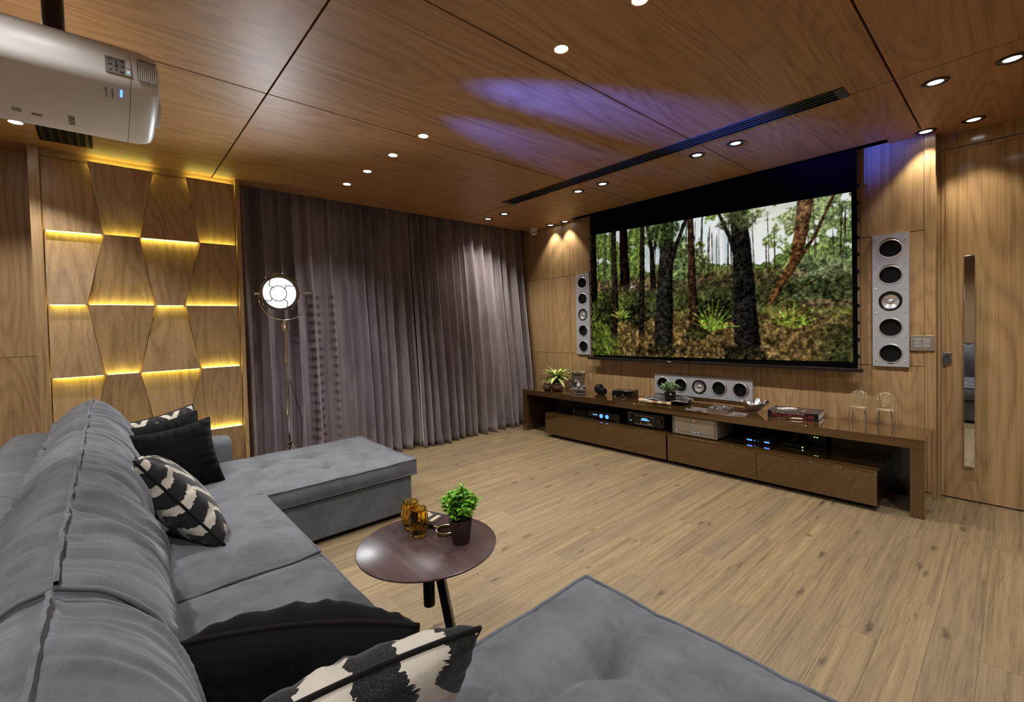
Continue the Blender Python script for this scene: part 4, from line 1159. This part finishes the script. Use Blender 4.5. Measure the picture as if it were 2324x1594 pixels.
# ================================================================== MEDIA BENCH
BT = .537
bench = thing('media_bench', 'long glossy brown lacquered bench below the screen', 'bench', (0, 0, 0))
bx0, bx1, by0, by1 = .305, 4.236, -.488, -.004
boxo('bench_top', (bx0, bx1, by0, by1, BT-.064, BT), 'lacquer', bench, bevel=.002)
boxo('bench_side', (bx0, bx0+.075, by0, by1, 0, BT-.064), 'lacquer', bench, bevel=.002)
boxo('bench_side', (bx1-.075, bx1, by0, by1, 0, BT-.064), 'lacquer', bench, bevel=.002)
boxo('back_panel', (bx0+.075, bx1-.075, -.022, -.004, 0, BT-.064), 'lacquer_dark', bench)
UT = .288
def unit(label, x0, x1, split):
    t = thing('drawer_unit', label, 'drawers', ((x0+x1)/2, -.29, 0)); cx, cy = (x0+x1)/2, -.29
    q = lambda a, b, c, d, e, f: (a-cx, b-cx, c-cy, d-cy, e, f)
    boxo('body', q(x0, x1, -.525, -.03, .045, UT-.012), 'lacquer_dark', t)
    boxo('plinth', q(x0+.05, x1-.05, -.47, -.06, 0, .045), 'black_matte', t)
    boxo('unit_top', q(x0, x1, -.545, -.03, UT-.012, UT), 'lacquer', t, bevel=.0015)
    for a, b in ((x0, split), (split, x1)):
        boxo('drawer_front', q(a+.0015, b-.0015, -.547, -.527, .040, UT-.014), 'lacquer', t, bevel=.0015)
unit('low brown gloss drawer unit under the bench near the curtain', .765, 2.383, 1.566)
unit('low brown gloss drawer unit under the bench near the door', 2.398, 3.995, 3.20)

# ------------------------------------------------------------------ electronics on the drawers
def amp(name, label, x0, x1, yf, yb, h, z=UT): 
    return thing(name, label, 'amplifier' if 'amp' in name else 'receiver', ((x0+x1)/2, yf, z)), (x1-x0)/2, yb-yf
t, hw, dp = amp('stereo_amplifier', 'black amplifier with two glowing blue dials', 1.345, 1.772, -.43, -.10, .085)
MB().box(-hw, hw, .01, dp, .010, .088).build('case', 'black_satin', t, bevel=.003)
MB().box(-hw, hw, 0, .01, .010, .090).build('front_panel', 'black_gloss', t, bevel=.002)
for xx in (-.03, .05):
    d = MB().lathe([(.022, 0), (.022, -.002), (.017, -.002), (.017, 0)], 32, (xx, 0, .046), 1, capa=False, capb=False).build('dial_ring', 'blue_led', t)
    MB().lathe([(.012, 0), (.012, -.002), (.009, -.002), (.009, 0)], 24, (xx, 0, .046), 1, capa=False, capb=False).build('dial_ring', 'blue_display', t)
    MB().box(xx-.003, xx+.003, -.002, 0, .040, .054).build('dial_needle', 'blue_display', t)
for k in range(5): MB().box(-.145+k*.013, -.136+k*.013, -.001, 0, .048, .056).build('display_segment', 'blue_display', t)
MB().box(-.150, -.105, -.0006, 0, .070, .074).build('lettering', 'grey_plastic', t)
for xx in (.12, .145, .17): MB().box(xx, xx+.006, -.001, 0, .030, .034).build('button', 'white_ink', t)
MB().box(.13, .19, -.001, 0, .014, .017).build('lettering', 'grey_plastic', t)
for s in (-1, 1):
    for yy in (.03, dp-.03): MB().lathe([(.012, 0), (.012, .010)], 16, (s*(hw-.04), yy, 0)).build('foot', 'alu_bright', t, smooth=40)

t, hw, dp = amp('av_receiver', 'black home cinema receiver with a blue text display', 1.872, 2.300, -.43, -.09, .13)
MB().box(-hw, hw, .012, dp, .012, .143).build('case', 'black_satin', t, bevel=.003)
MB().box(-hw, hw, 0, .012, .012, .146).build('front_panel', 'black_satin', t, bevel=.003)
MB().box(-.125, .115, -.003, 0, .030, .124).build('display_window', 'black_gloss', t, bevel=.002)
for s in (-1, 1):
    xx = -.172 if s < 0 else .162; rr = .022 if s < 0 else .032
    kn = MB().lathe([(rr, 0), (rr, -.018), (rr-.003, -.021), (.002, -.021)], 32, (xx, 0, .098 if s < 0 else .082), 1, capa=False).build('volume_knob', 'dark_plastic', t, smooth=40)
    MB().lathe([(rr+.004, 0), (rr+.004, -.003), (rr, -.003)], 32, (xx, 0, .098 if s < 0 else .082), 1, capa=False, capb=False).build('knob_collar', 'black_gloss', kn, smooth=40)
for r_ in range(2):
    for k in range(9 if r_ else 6): MB().box(-.045+k*.011+(.01 if not r_ else 0), -.037+k*.011+(.01 if not r_ else 0), -.0038, -.003, .086-r_*.014, .095-r_*.014).build('display_segment', 'blue_display', t)
for k in range(15): MB().box(-.120+k*.0155, -.1075+k*.0155, -.0036, -.003, .112, .121).build('logo_print', 'grey_plastic', t)
MB().box(-.118, .108, -.006, -.003, .026, .031).build('flap_edge', 'alu_bright', t)
for xx in (-.052, .032, .048, .064): MB().box(xx, xx+.005, -.0038, -.003, .040, .046).build('indicator', 'amber_led', t)
MB().box(-.178, -.166, -.001, 0, .052, .060).build('power_light', 'blue_display', t)
MB().box(-.188, -.160, -.001, 0, .132, .137).build('brand_plate', 'brass', t); MB().box(.145, .185, -.001, 0, .026, .030).build('brand_plate', 'grey_plastic', t)
for s in (-1, 1):
    for yy in (.03, dp-.03): MB().lathe([(.018, 0), (.018, .012)], 16, (s*(hw-.04), yy, 0)).build('foot', 'black_matte', t, smooth=40)

t, hw, dp = amp('power_amplifier', 'champagne silver power amplifier with finned sides', 2.412, 2.845, -.475, -.08, .18)
MB().box(-hw+.012, hw-.012, .03, dp, .012, .168).build('case', 'champagne_dark', t, bevel=.002)
MB().box(-hw, hw, 0, .022, .006, .178).build('front_panel', 'champagne', t, bevel=.008)
for s in (-1, 1): MB().box(s*(hw-.018)-.010, s*(hw-.018)+.010, -.0006, 0, .022, .170).build('edge_band', 'champagne_dark', t)
MB().box(-hw+.02, hw-.03, -.0012, .0, .030, .036).build('groove', 'alu_bright', t); MB().box(-hw+.02, hw-.03, -.0008, .0, .036, .041).build('groove', 'black_ink', t)
for k in range(14): MB().box(hw-.014, hw+.002, .045+k*.022, .056+k*.022, .016, .164).build('cooling_fin', 'champagne', t); MB().box(-hw-.002, -hw+.014, .045+k*.022, .056+k*.022, .016, .164).build('cooling_fin', 'champagne', t)
MB().lathe([(.005, 0), (.005, -.001)], 14, (.0, 0, .152), 1).build('logo_light', 'red_led', t)
texto('lettering', 'PARASOUND', .009, 'champagne_dark', t, basis((1, 0, 0), (0, 0, 1), (-.042, -.0006, .138)), .0002, 1.5)
for xx in (-.17, -.02, .01, .04): MB().lathe([(.0035, 0), (.0035, -.0016)], 10, (xx, 0, .046), 1).build('status_light', 'blue_display', t)
for s in (-1, 1):
    for yy in (.04, dp-.03): MB().lathe([(.018, 0), (.018, .012)], 16, (s*(hw-.05), yy, 0)).build('foot', 'black_matte', t, smooth=40)

t, hw, dp = amp('media_receiver', 'thin black box with blue digits on the drawer unit', 3.02, 3.245, -.33, -.14, .045)
MB().box(-hw, hw, .004, dp, .004, .044).build('case', 'black_satin', t, bevel=.002); MB().box(-hw, hw, 0, .004, .004, .046).build('front_panel', 'black_gloss', t)
for a in (-.085, .055):
    for k in range(4): MB().box(a+k*.011, a+.008+k*.011, -.001, 0, .020, .030).build('display_segment', 'blue_led', t)
for xx in (-.03, -.02, .005): MB().box(xx, xx+.004, -.001, 0, .022, .026).build('indicator', 'blue_display', t)
MB().box(-.10, -.05, -.001, 0, .038, .041).build('lettering', 'grey_plastic', t); MB().box(.07, .10, -.001, 0, .038, .041).build('lettering', 'grey_plastic', t)
t = thing('set_top_box', 'small dark box with a green light behind the bench front', 'media box', (3.40, -.25, UT))
MB().box(-.08, .08, 0, .13, .003, .030).build('case', 'black_satin', t, bevel=.004); MB().sphere((.055, -.001, .012), .004, 10, 8).build('status_light', 'green_led', t)
MB().tube([(-.05, .02, .03), (-.02, -.01, .055), (.03, -.01, .05), (.06, .03, .02)], .002, 6).build('cable', 'dark_plastic', t, smooth=180)
MB().tube([(.10, .0, .01), (.13, .0, .035), (.18, .0, .035), (.21, .0, .008)], .002, 6).build('cable', 'dark_plastic', t, smooth=180)
t = thing('network_switch', 'dark network box with two tiny green lights at the bench back', 'media box', (3.52, -.10, UT))
MB().box(-.07, .07, 0, .06, .0, .10).build('case', 'black_satin', t, bevel=.004)
for xx in (-.02, .0): MB().box(xx, xx+.007, -.001, 0, .075, .081).build('status_light', 'green_led', t)
t = thing('media_player', 'dark low media player beside the blue dial amplifier', 'media player', (1.20, -.36, UT))
MB().box(-.13, .11, 0, .22, .0, .052).build('case', 'black_satin', t, bevel=.004)
for k in range(4): MB().box(-.08+k*.03, -.06+k*.03, -.001, 0, .014, .018).build('legend', 'grey_plastic', t)
MB().tube([(-.12, -.005, .0), (-.13, -.005, .03), (-.12, -.005, .055)], .004, 6).build('stand', 'alu_bright', t, smooth=180)

# ================================================================== DECOR ON THE BENCH
def onb(name, label, cat, x, y, rz=0., group=None): return thing(name, label, cat, (x, y, BT+.0008), rz, group)
# fern in a glass vase
t = onb('potted_fern', 'light green fern in a clear glass vase at the curtain end', 'plant', .66, -.20)
t.scale = (1.32, 1.32, 1.28)
MB().lathe([(.048, 0), (.052, .004), (.055, .135), (.052, .135), (.049, .010), (.001, .008)], 36, capb=False).build('vase', 'clear_glass', t, smooth=50)
MB().lathe([(.001, .010), (.042, .012), (.044, .10), (.03, .112), (.001, .115)], 24, capb=False).build('inner_pot', 'stone_grey', t, smooth=50)
rng = random.Random(3)
LFM = []
for q in range(3):
    V0, F0 = leafmesh(.165, .044, (.35, .55, .8)[q], n=7, vee=.3); LFM.append(MB().add(V0, F0).mesh('leaf', 'leaf_fern', 180))
for k in range(46):
    a = k*2.399+rng.uniform(-.2, .2); el = rng.uniform(.12, 1.15) if k % 3 else rng.uniform(.8, 1.35)
    o = inst(LFM[k % 3], 'leaf', t, (.012*math.cos(a), .012*math.sin(a), .115)); o.rotation_euler = Euler((rng.uniform(-.3, .3), -el, a), 'XYZ')
    s = rng.uniform(.62, .95)*(1-.18*max(0, el-1)); o.scale = (s, s, s)
# candle holders
for x, y, lab in ((.665, -.385, 'small bronze mosaic candle holder before the fern vase'), (.800, -.345, 'small bronze mosaic candle holder beside the picture frame')):
    t = onb('candle_holder', lab, 'candle holder', x, y, 0, 'mosaic candle holders on the bench'); t.scale = (1.38, 1.38, 1.45)
    MB().lathe([(.026, 0), (.034, .006), (.043, .022), (.044, .034), (.039, .048), (.031, .055)], 28, capb=False).build('bowl', 'mosaic_bronze', t, smooth=60)
    MB().lathe([(.031, .055), (.035, .060), (.037, .068), (.033, .068), (.029, .058), (.026, .03), (.001, .02)], 28, capa=False, capb=False).build('rim', 'mosaic_bronze', t, smooth=60)
# photo frame
t = thing('photo_frame', 'ornate silver photo frame with a picture of a couple', 'photo frame', (1.02, -.245, BT+.009), math.radians(14), None, (math.radians(-13), 0, math.radians(12))); t.scale = (1.25, 1.25, 1.32)
fw, fh, fb = .078, .185, .030
for (a, b, c, d) in ((-fw, fw, 0, fb), (-fw, fw, fh-fb, fh), (-fw, -fw+fb, fb, fh-fb), (fw-fb, fw, fb, fh-fb)):
    MB().box(a, b, -.012, .004, c, d).build('frame_rail', 'frame_silver', t, bevel=.004)
bead = MB().sphere((0, 0, 0), .0085, 10, 7).mesh('ornament', 'frame_silver', 60)
for k in range(9):
    for zz in (.012, fh-.012): inst(bead, 'ornament', t, (-fw+.01+k*(2*fw-.02)/8, -.012, zz+.005*math.sin(k*2.1)))
for k in range(8):
    for s in (-1, 1): inst(bead, 'ornament', t, (s*(fw-.010), -.012, .03+k*.018))
for s in (-1, 1): MB().sphere((s*(fw-.014), -.008, .004), .013, 12, 8, (1.3, .8, .8)).build('foot', 'frame_silver', t, smooth=60)
MB().box(-fw+fb, fw-fb, -.002, .002, fb, fh-fb).build('photograph', 'slate', t)
def blob(x, z, rx, rz, mat, nm, d): MB().lathe([(1, 0), (1, -.0006)], 20, axis=1).xf(Matrix.Translation((x, -.002-d, z)) @ Matrix.Diagonal((rx, 1, rz, 1))).build(nm, mat, t)
blob(-.020, .062, .020, .028, 'black_ink', 'photo_print', .0002); blob(.018, .058, .019, .026, 'white_ink', 'photo_print', .0003); blob(-.016, .103, .014, .019, 'black_ink', 'photo_print', .0002)
blob(-.015, .098, .011, .015, 'skin', 'photo_print', .0008); blob(.014, .094, .0125, .018, 'soil', 'photo_print', .0006); blob(.013, .092, .0092, .013, 'skin', 'photo_print', .0014)
MB().quadslab([(-.01, .004, .12), (.01, .004, .12), (.01, .07, .016), (-.01, .07, .016)], (0, .003, 0)).build('easel_back', 'black_matte', t)
# stone birds
t = onb('bird_figurine', 'grey stone figurine of two birds before the photo frame', 'figurine', 1.175, -.37, math.radians(10)); t.scale = (1.2, 1.2, 1.2)
MB().box(-.055, .06, -.026, .026, 0, .014).build('base', 'stone_grey', t, bevel=.006)
for xx, s in ((-.026, 1.0), (.030, 1.08)):
    b = MB().sphere((xx, 0, .014+.028*s), .030*s, 18, 12, (1.1, .85, .95)).build('bird_body', 'stone_grey', t, smooth=60)
    MB().sphere((xx+.020*s, -.004, .014+.058*s), .0165*s, 14, 10).build('bird_head', 'stone_grey', b, smooth=60)
    MB().tube([(xx+.034*s, -.004, .014+.058*s), (xx+.046*s, -.005, .014+.055*s)], [.005, .001], 8).build('beak', 'stone_grey', b, smooth=60)
    MB().tube([(xx-.022*s, 0, .014+.030*s), (xx-.050*s, 0, .014+.050*s)], [.014, .004], 10).build('tail', 'stone_grey', b, smooth=60)
# glass balls
for x, y, r, lab in ((1.325, -.19, .060, 'larger glossy black glass ball on the bench'), (1.425, -.245, .045, 'smaller glossy black glass ball leaning by the larger one')):
    o = MB().sphere((0, 0, r), r, 32, 20).build('decor_ball', 'black_gloss', None, smooth=180); o.location = (x, y, BT); tag(o, lab, 'ball', 'black glass balls on the bench')
# marble box
t = onb('trinket_box', 'black marbled lidded box in the middle of the bench', 'box', 1.675, -.175, math.radians(4))
MB().box(-.125, .125, -.075, .075, 0, .052).build('box_body', 'black_marble', t, bevel=.003); MB().box(-.127, .127, -.077, .077, .053, .078).build('lid', 'black_marble', t, bevel=.005)
# slate tray with turned-up rim, pot on it, brush in front
t = onb('slate_tray', 'square grey slate tray with wavy edges under a plant', 'tray', 2.225, -.215, math.radians(8)); t.scale = (1.22, 1.1, 1.1)
def tray(u, v):
    a, b = u*2-1, v*2-1; r = max(abs(a), abs(b)); e = max(0, r-.55)/.45
    z = .012+.020*e*e+.012*e*math.sin(6*math.atan2(b, a)+1); return (.175*a, .135*b, z)
MB().grid(tray, 36, 36).build('tray_plate', 'slate', t, smooth=60, solid=.005)
MB().box(-.09, .09, -.07, .07, 0, .010).build('tray_foot', 'black_satin', t)
ring = [(i/20, 0) for i in range(20)]+[(1, i/20) for i in range(20)]+[(1-i/20, 1) for i in range(20)]+[(0, 1-i/20) for i in range(20)]
MB().tube([tray(u, v) for u, v in ring], .003, 6, closed=True).build('rim', 'alu_bright', t, smooth=180)
t = thing('potted_herb', 'small sage green plant in a brown pot on the slate tray', 'plant', (2.245, -.205, BT+.0165))
pot(t, .050, .058, .088)
bushy(t, .112, .120, .075, 1100, .022, .013, 'leaf_sage', 8, stems=70, base=.078)
MB().box(.030, .046, -.056, -.054, .072, .090).build('plant_tag', 'white_plastic', t)
t = onb('decor_brush', 'cream brush with a twine wrapped handle before the tray', 'brush', 2.165, -.395, math.radians(3))
MB().tube([(-.16, 0, .0225), (-.135, 0, .0245), (-.09, 0, .0235), (-.055, 0, .0195)], [.018, .0235, .021, .015], 18).build('bristles', 'cream', t, smooth=60)
MB().tube([(-.055, 0, .018), (-.005, 0, .018)], .0165, 18).build('cloth_band', 'cream', t, smooth=60)
for k in range(3): MB().tube([(-.004+k*.052, 0, .018), (.046+k*.052, 0, .018)], .016-.0006*(k % 2), 18).build('wrap', 'twine' if k != 1 else 'cream', t, smooth=60)
MB().tube([(.152, 0, .0185), (.180, 0, .0185), (.184, 0, .0185)], [.0175, .0185, .016], 18).build('end_cap', 'cream', t, smooth=60)
# silver slab box
t = onb('silver_case', 'flat silver case with a grid lid between tray and bowl', 'case', 2.79, -.265, math.radians(3))
MB().box(-.10, .10, -.085, .085, .0, .010).build('case_base', 'silver_repousse', t, bevel=.002); MB().box(-.094, .094, -.080, .080, .010, .022).build('lid', 'chrome', t, bevel=.003)
for i in range(4):
    for j in range(3): MB().box(-.083+i*.043, -.046+i*.043, -.068+j*.047, -.027+j*.047, .022, .0245).build('lid_tile', 'black_gloss' if (i+j) % 2 else 'mirror', t, bevel=.001)
# ornate silver bowl
t = onb('silver_bowl', 'ornate ruffled silver bowl on the bench', 'bowl', 3.055, -.20)
def bowl(u, v):
    a = 2*PI*u; f = v; r = .026+.078*f**1.0; h = .004+.100*f**1.1
    ruf = math.sin(a*12+f*4.2)*.55*f+math.sin(a*5)*.35*f*f
    r *= 1+.10*ruf*2; h += .018*f*math.sin(a*4.5+1.2)+.010*f*f*math.sin(a*9)
    if f > .86: h -= (f-.86)*.10
    return (r*math.cos(a)*1.05, r*math.sin(a)*.95, h)
MB().grid(bowl, 108, 16, cu=True).build('bowl_shell', 'silver_repousse', t, smooth=60, solid=.003)
MB().lathe([(.030, 0), (.030, .004), (.026, .006)], 28).build('foot_ring', 'chrome', t, smooth=40)
# motorcycle book
t = onb('large_book', 'thick black book about motorcycles lying flat', 'book', 3.380, -.150, math.radians(4.5))
bw, bd, bh = .185, .125, .056
MB().box(-bw+.004, bw-.003, -bd+.004, bd-.002, .004, bh-.004).build('pages', 'page', t)
MB().box(-bw, bw, -bd, bd, bh-.004, bh).build('cover', 'book_top', t, bevel=.001); MB().box(-bw, bw, -bd, bd, 0, .004).build('cover', 'book_black', t, bevel=.001)
MB().box(-bw, bw, -bd-.004, -bd+.004, 0, bh).build('spine', 'book_black', t, bevel=.002)
texto('lettering', 'THE IMPOSSIBLE COLLECTION OF', .0155, 'white_ink', t, basis((1, 0, 0), (0, 0, 1), (-.155, -bd-.0042, .040)), .0003, 1.02)
texto('lettering', 'MOTORCYCLES', .037, 'red_ink', t, basis((1, 0, 0), (0, 0, 1), (-.155, -bd-.0042, .010)), .0003, 1.18)
texto('lettering', 'MOTORCYCLES', .020, 'red_ink', t, basis((.15, 1, 0), (-1, .15, 0), (.085, -.085, bh+.0004)), .0003, 1.1)
texto('lettering', 'THE IMPOSSIBLE', .012, 'white_ink', t, basis((.15, 1, 0), (-1, .15, 0), (.060, -.085, bh+.0004)), .0003, 1.1)
mo = MB()
for cx, cz, r in ((-.105, -.02, .030), (-.03, .035, .030)):
    mo.tube([(cx+r*math.cos(2*PI*i/24), cz+r*math.sin(2*PI*i/24), bh+.0008) for i in range(24)], .004, 5, closed=True)
mo.tube([(-.105, -.02, bh+.0008), (-.075, .03, bh+.0008), (-.03, .035, bh+.0008)], .008, 5); mo.tube([(-.105, -.02, bh+.0008), (-.06, -.005, bh+.0008), (-.03, .035, bh+.0008)], .010, 5); mo.tube([(-.05, .03, bh+.0008), (-.075, .05, bh+.0008)], .005, 5)
mo.build('cover_print', 'white_ink', t)
magnifier('magnifying glass with a cream wound handle before the black book', (3.335, -.345, BT+.0004), math.radians(22), 'brass', 'cream', .88)

# ------------------------------------------------------------------ two miniature wire chairs
def minichair(label, x, y, rz):
    t = onb('miniature_chair', label, 'chair ornament', x, y, rz, 'miniature wire chairs on the bench')
    sz = .128; w_ = .052
    # seat
    MB().lathe([(.001, sz), (w_, sz), (w_+.004, sz+.003), (w_, sz+.006), (.001, sz+.007)], 28).xf(Matrix.Diagonal((1, .85, 1, 1))).build('seat', 'antique_gold', t, smooth=50)
    # front legs curve, rear legs rake
    for s in (-1, 1):
        MB().tube([(s*.034, -.036, sz), (s*.052, -.046, sz-.02), (s*.055, -.050, sz-.06), (s*.050, -.052, .03), (s*.056, -.054, .002)], [.0032, .0032, .003, .0026, .0028], 8).build('leg', 'wire_grey', t, smooth=60)
        MB().tube([(s*.032, .036, sz), (s*.040, .048, .06), (s*.046, .056, .002)], .0026, 8).build('leg', 'wire_grey', t, smooth=60)
        # scrolls under the seat and in the back
        MB().tube([(s*(.022+.009*math.cos(a)*(1-k*.03)), -.044, sz-.014+.009*math.sin(a)*(1-k*.03)) for k, a in enumerate(np.linspace(0, 2.2*PI, 18))], .0013, 5).build('scroll', 'antique_gold', t, smooth=180)
        for zc, fl_ in ((sz+.085, 1), (sz+.034, -1)):
            MB().tube([(s*(.040+.013*math.cos(a)*(1-k*.025)), .038+.004, zc+fl_*.013*math.sin(a)*(1-k*.025)) for k, a in enumerate(np.linspace(-.6, 1.9*PI, 20))], .0013, 5).build('scroll', 'antique_gold', t, smooth=180)
        MB().tube([(s*.052, .041, sz+.080), (s*.030, .041, sz+.058), (s*.046, .041, sz+.040)], .0013, 5).build('scroll', 'antique_gold', t, smooth=180)
    hoop = [(-.036, .036, sz)]+[(.062*math.cos(a), .040+.004*math.sin(a), sz+.063+.060*math.sin(a)) for a in np.linspace(PI*1.18, -PI*.18, 30)]+[(.036, .036, sz)]
    MB().tube(hoop, .0028, 8).build('back_hoop', 'antique_gold', t, smooth=180)
    # woven panel
    la = MB()
    for k in range(-9, 10):
        for sgn in (-1, 1):
            P = []
            for q in np.linspace(-1, 1, 9):
                xx = k*.0085+sgn*q*.05; zc = sz+.066+q*.05
                if abs(xx) <= .026: P.append((xx, .041+sgn*.0006, zc))
            if len(P) > 1: la.tube(P, .0009, 4)
    la.build('woven_back', 'antique_gold', t)
    for s in (-1, 1): MB().tube([(s*.026, .041, sz+.012), (s*.026, .041, sz+.116)], .0013, 5).build('back_bar', 'antique_gold', t, smooth=180)
minichair('miniature brass wire chair nearer the black book', 3.815, -.150, math.radians(6))
minichair('miniature brass wire chair at the door end of the bench', 3.982, -.160, math.radians(10))
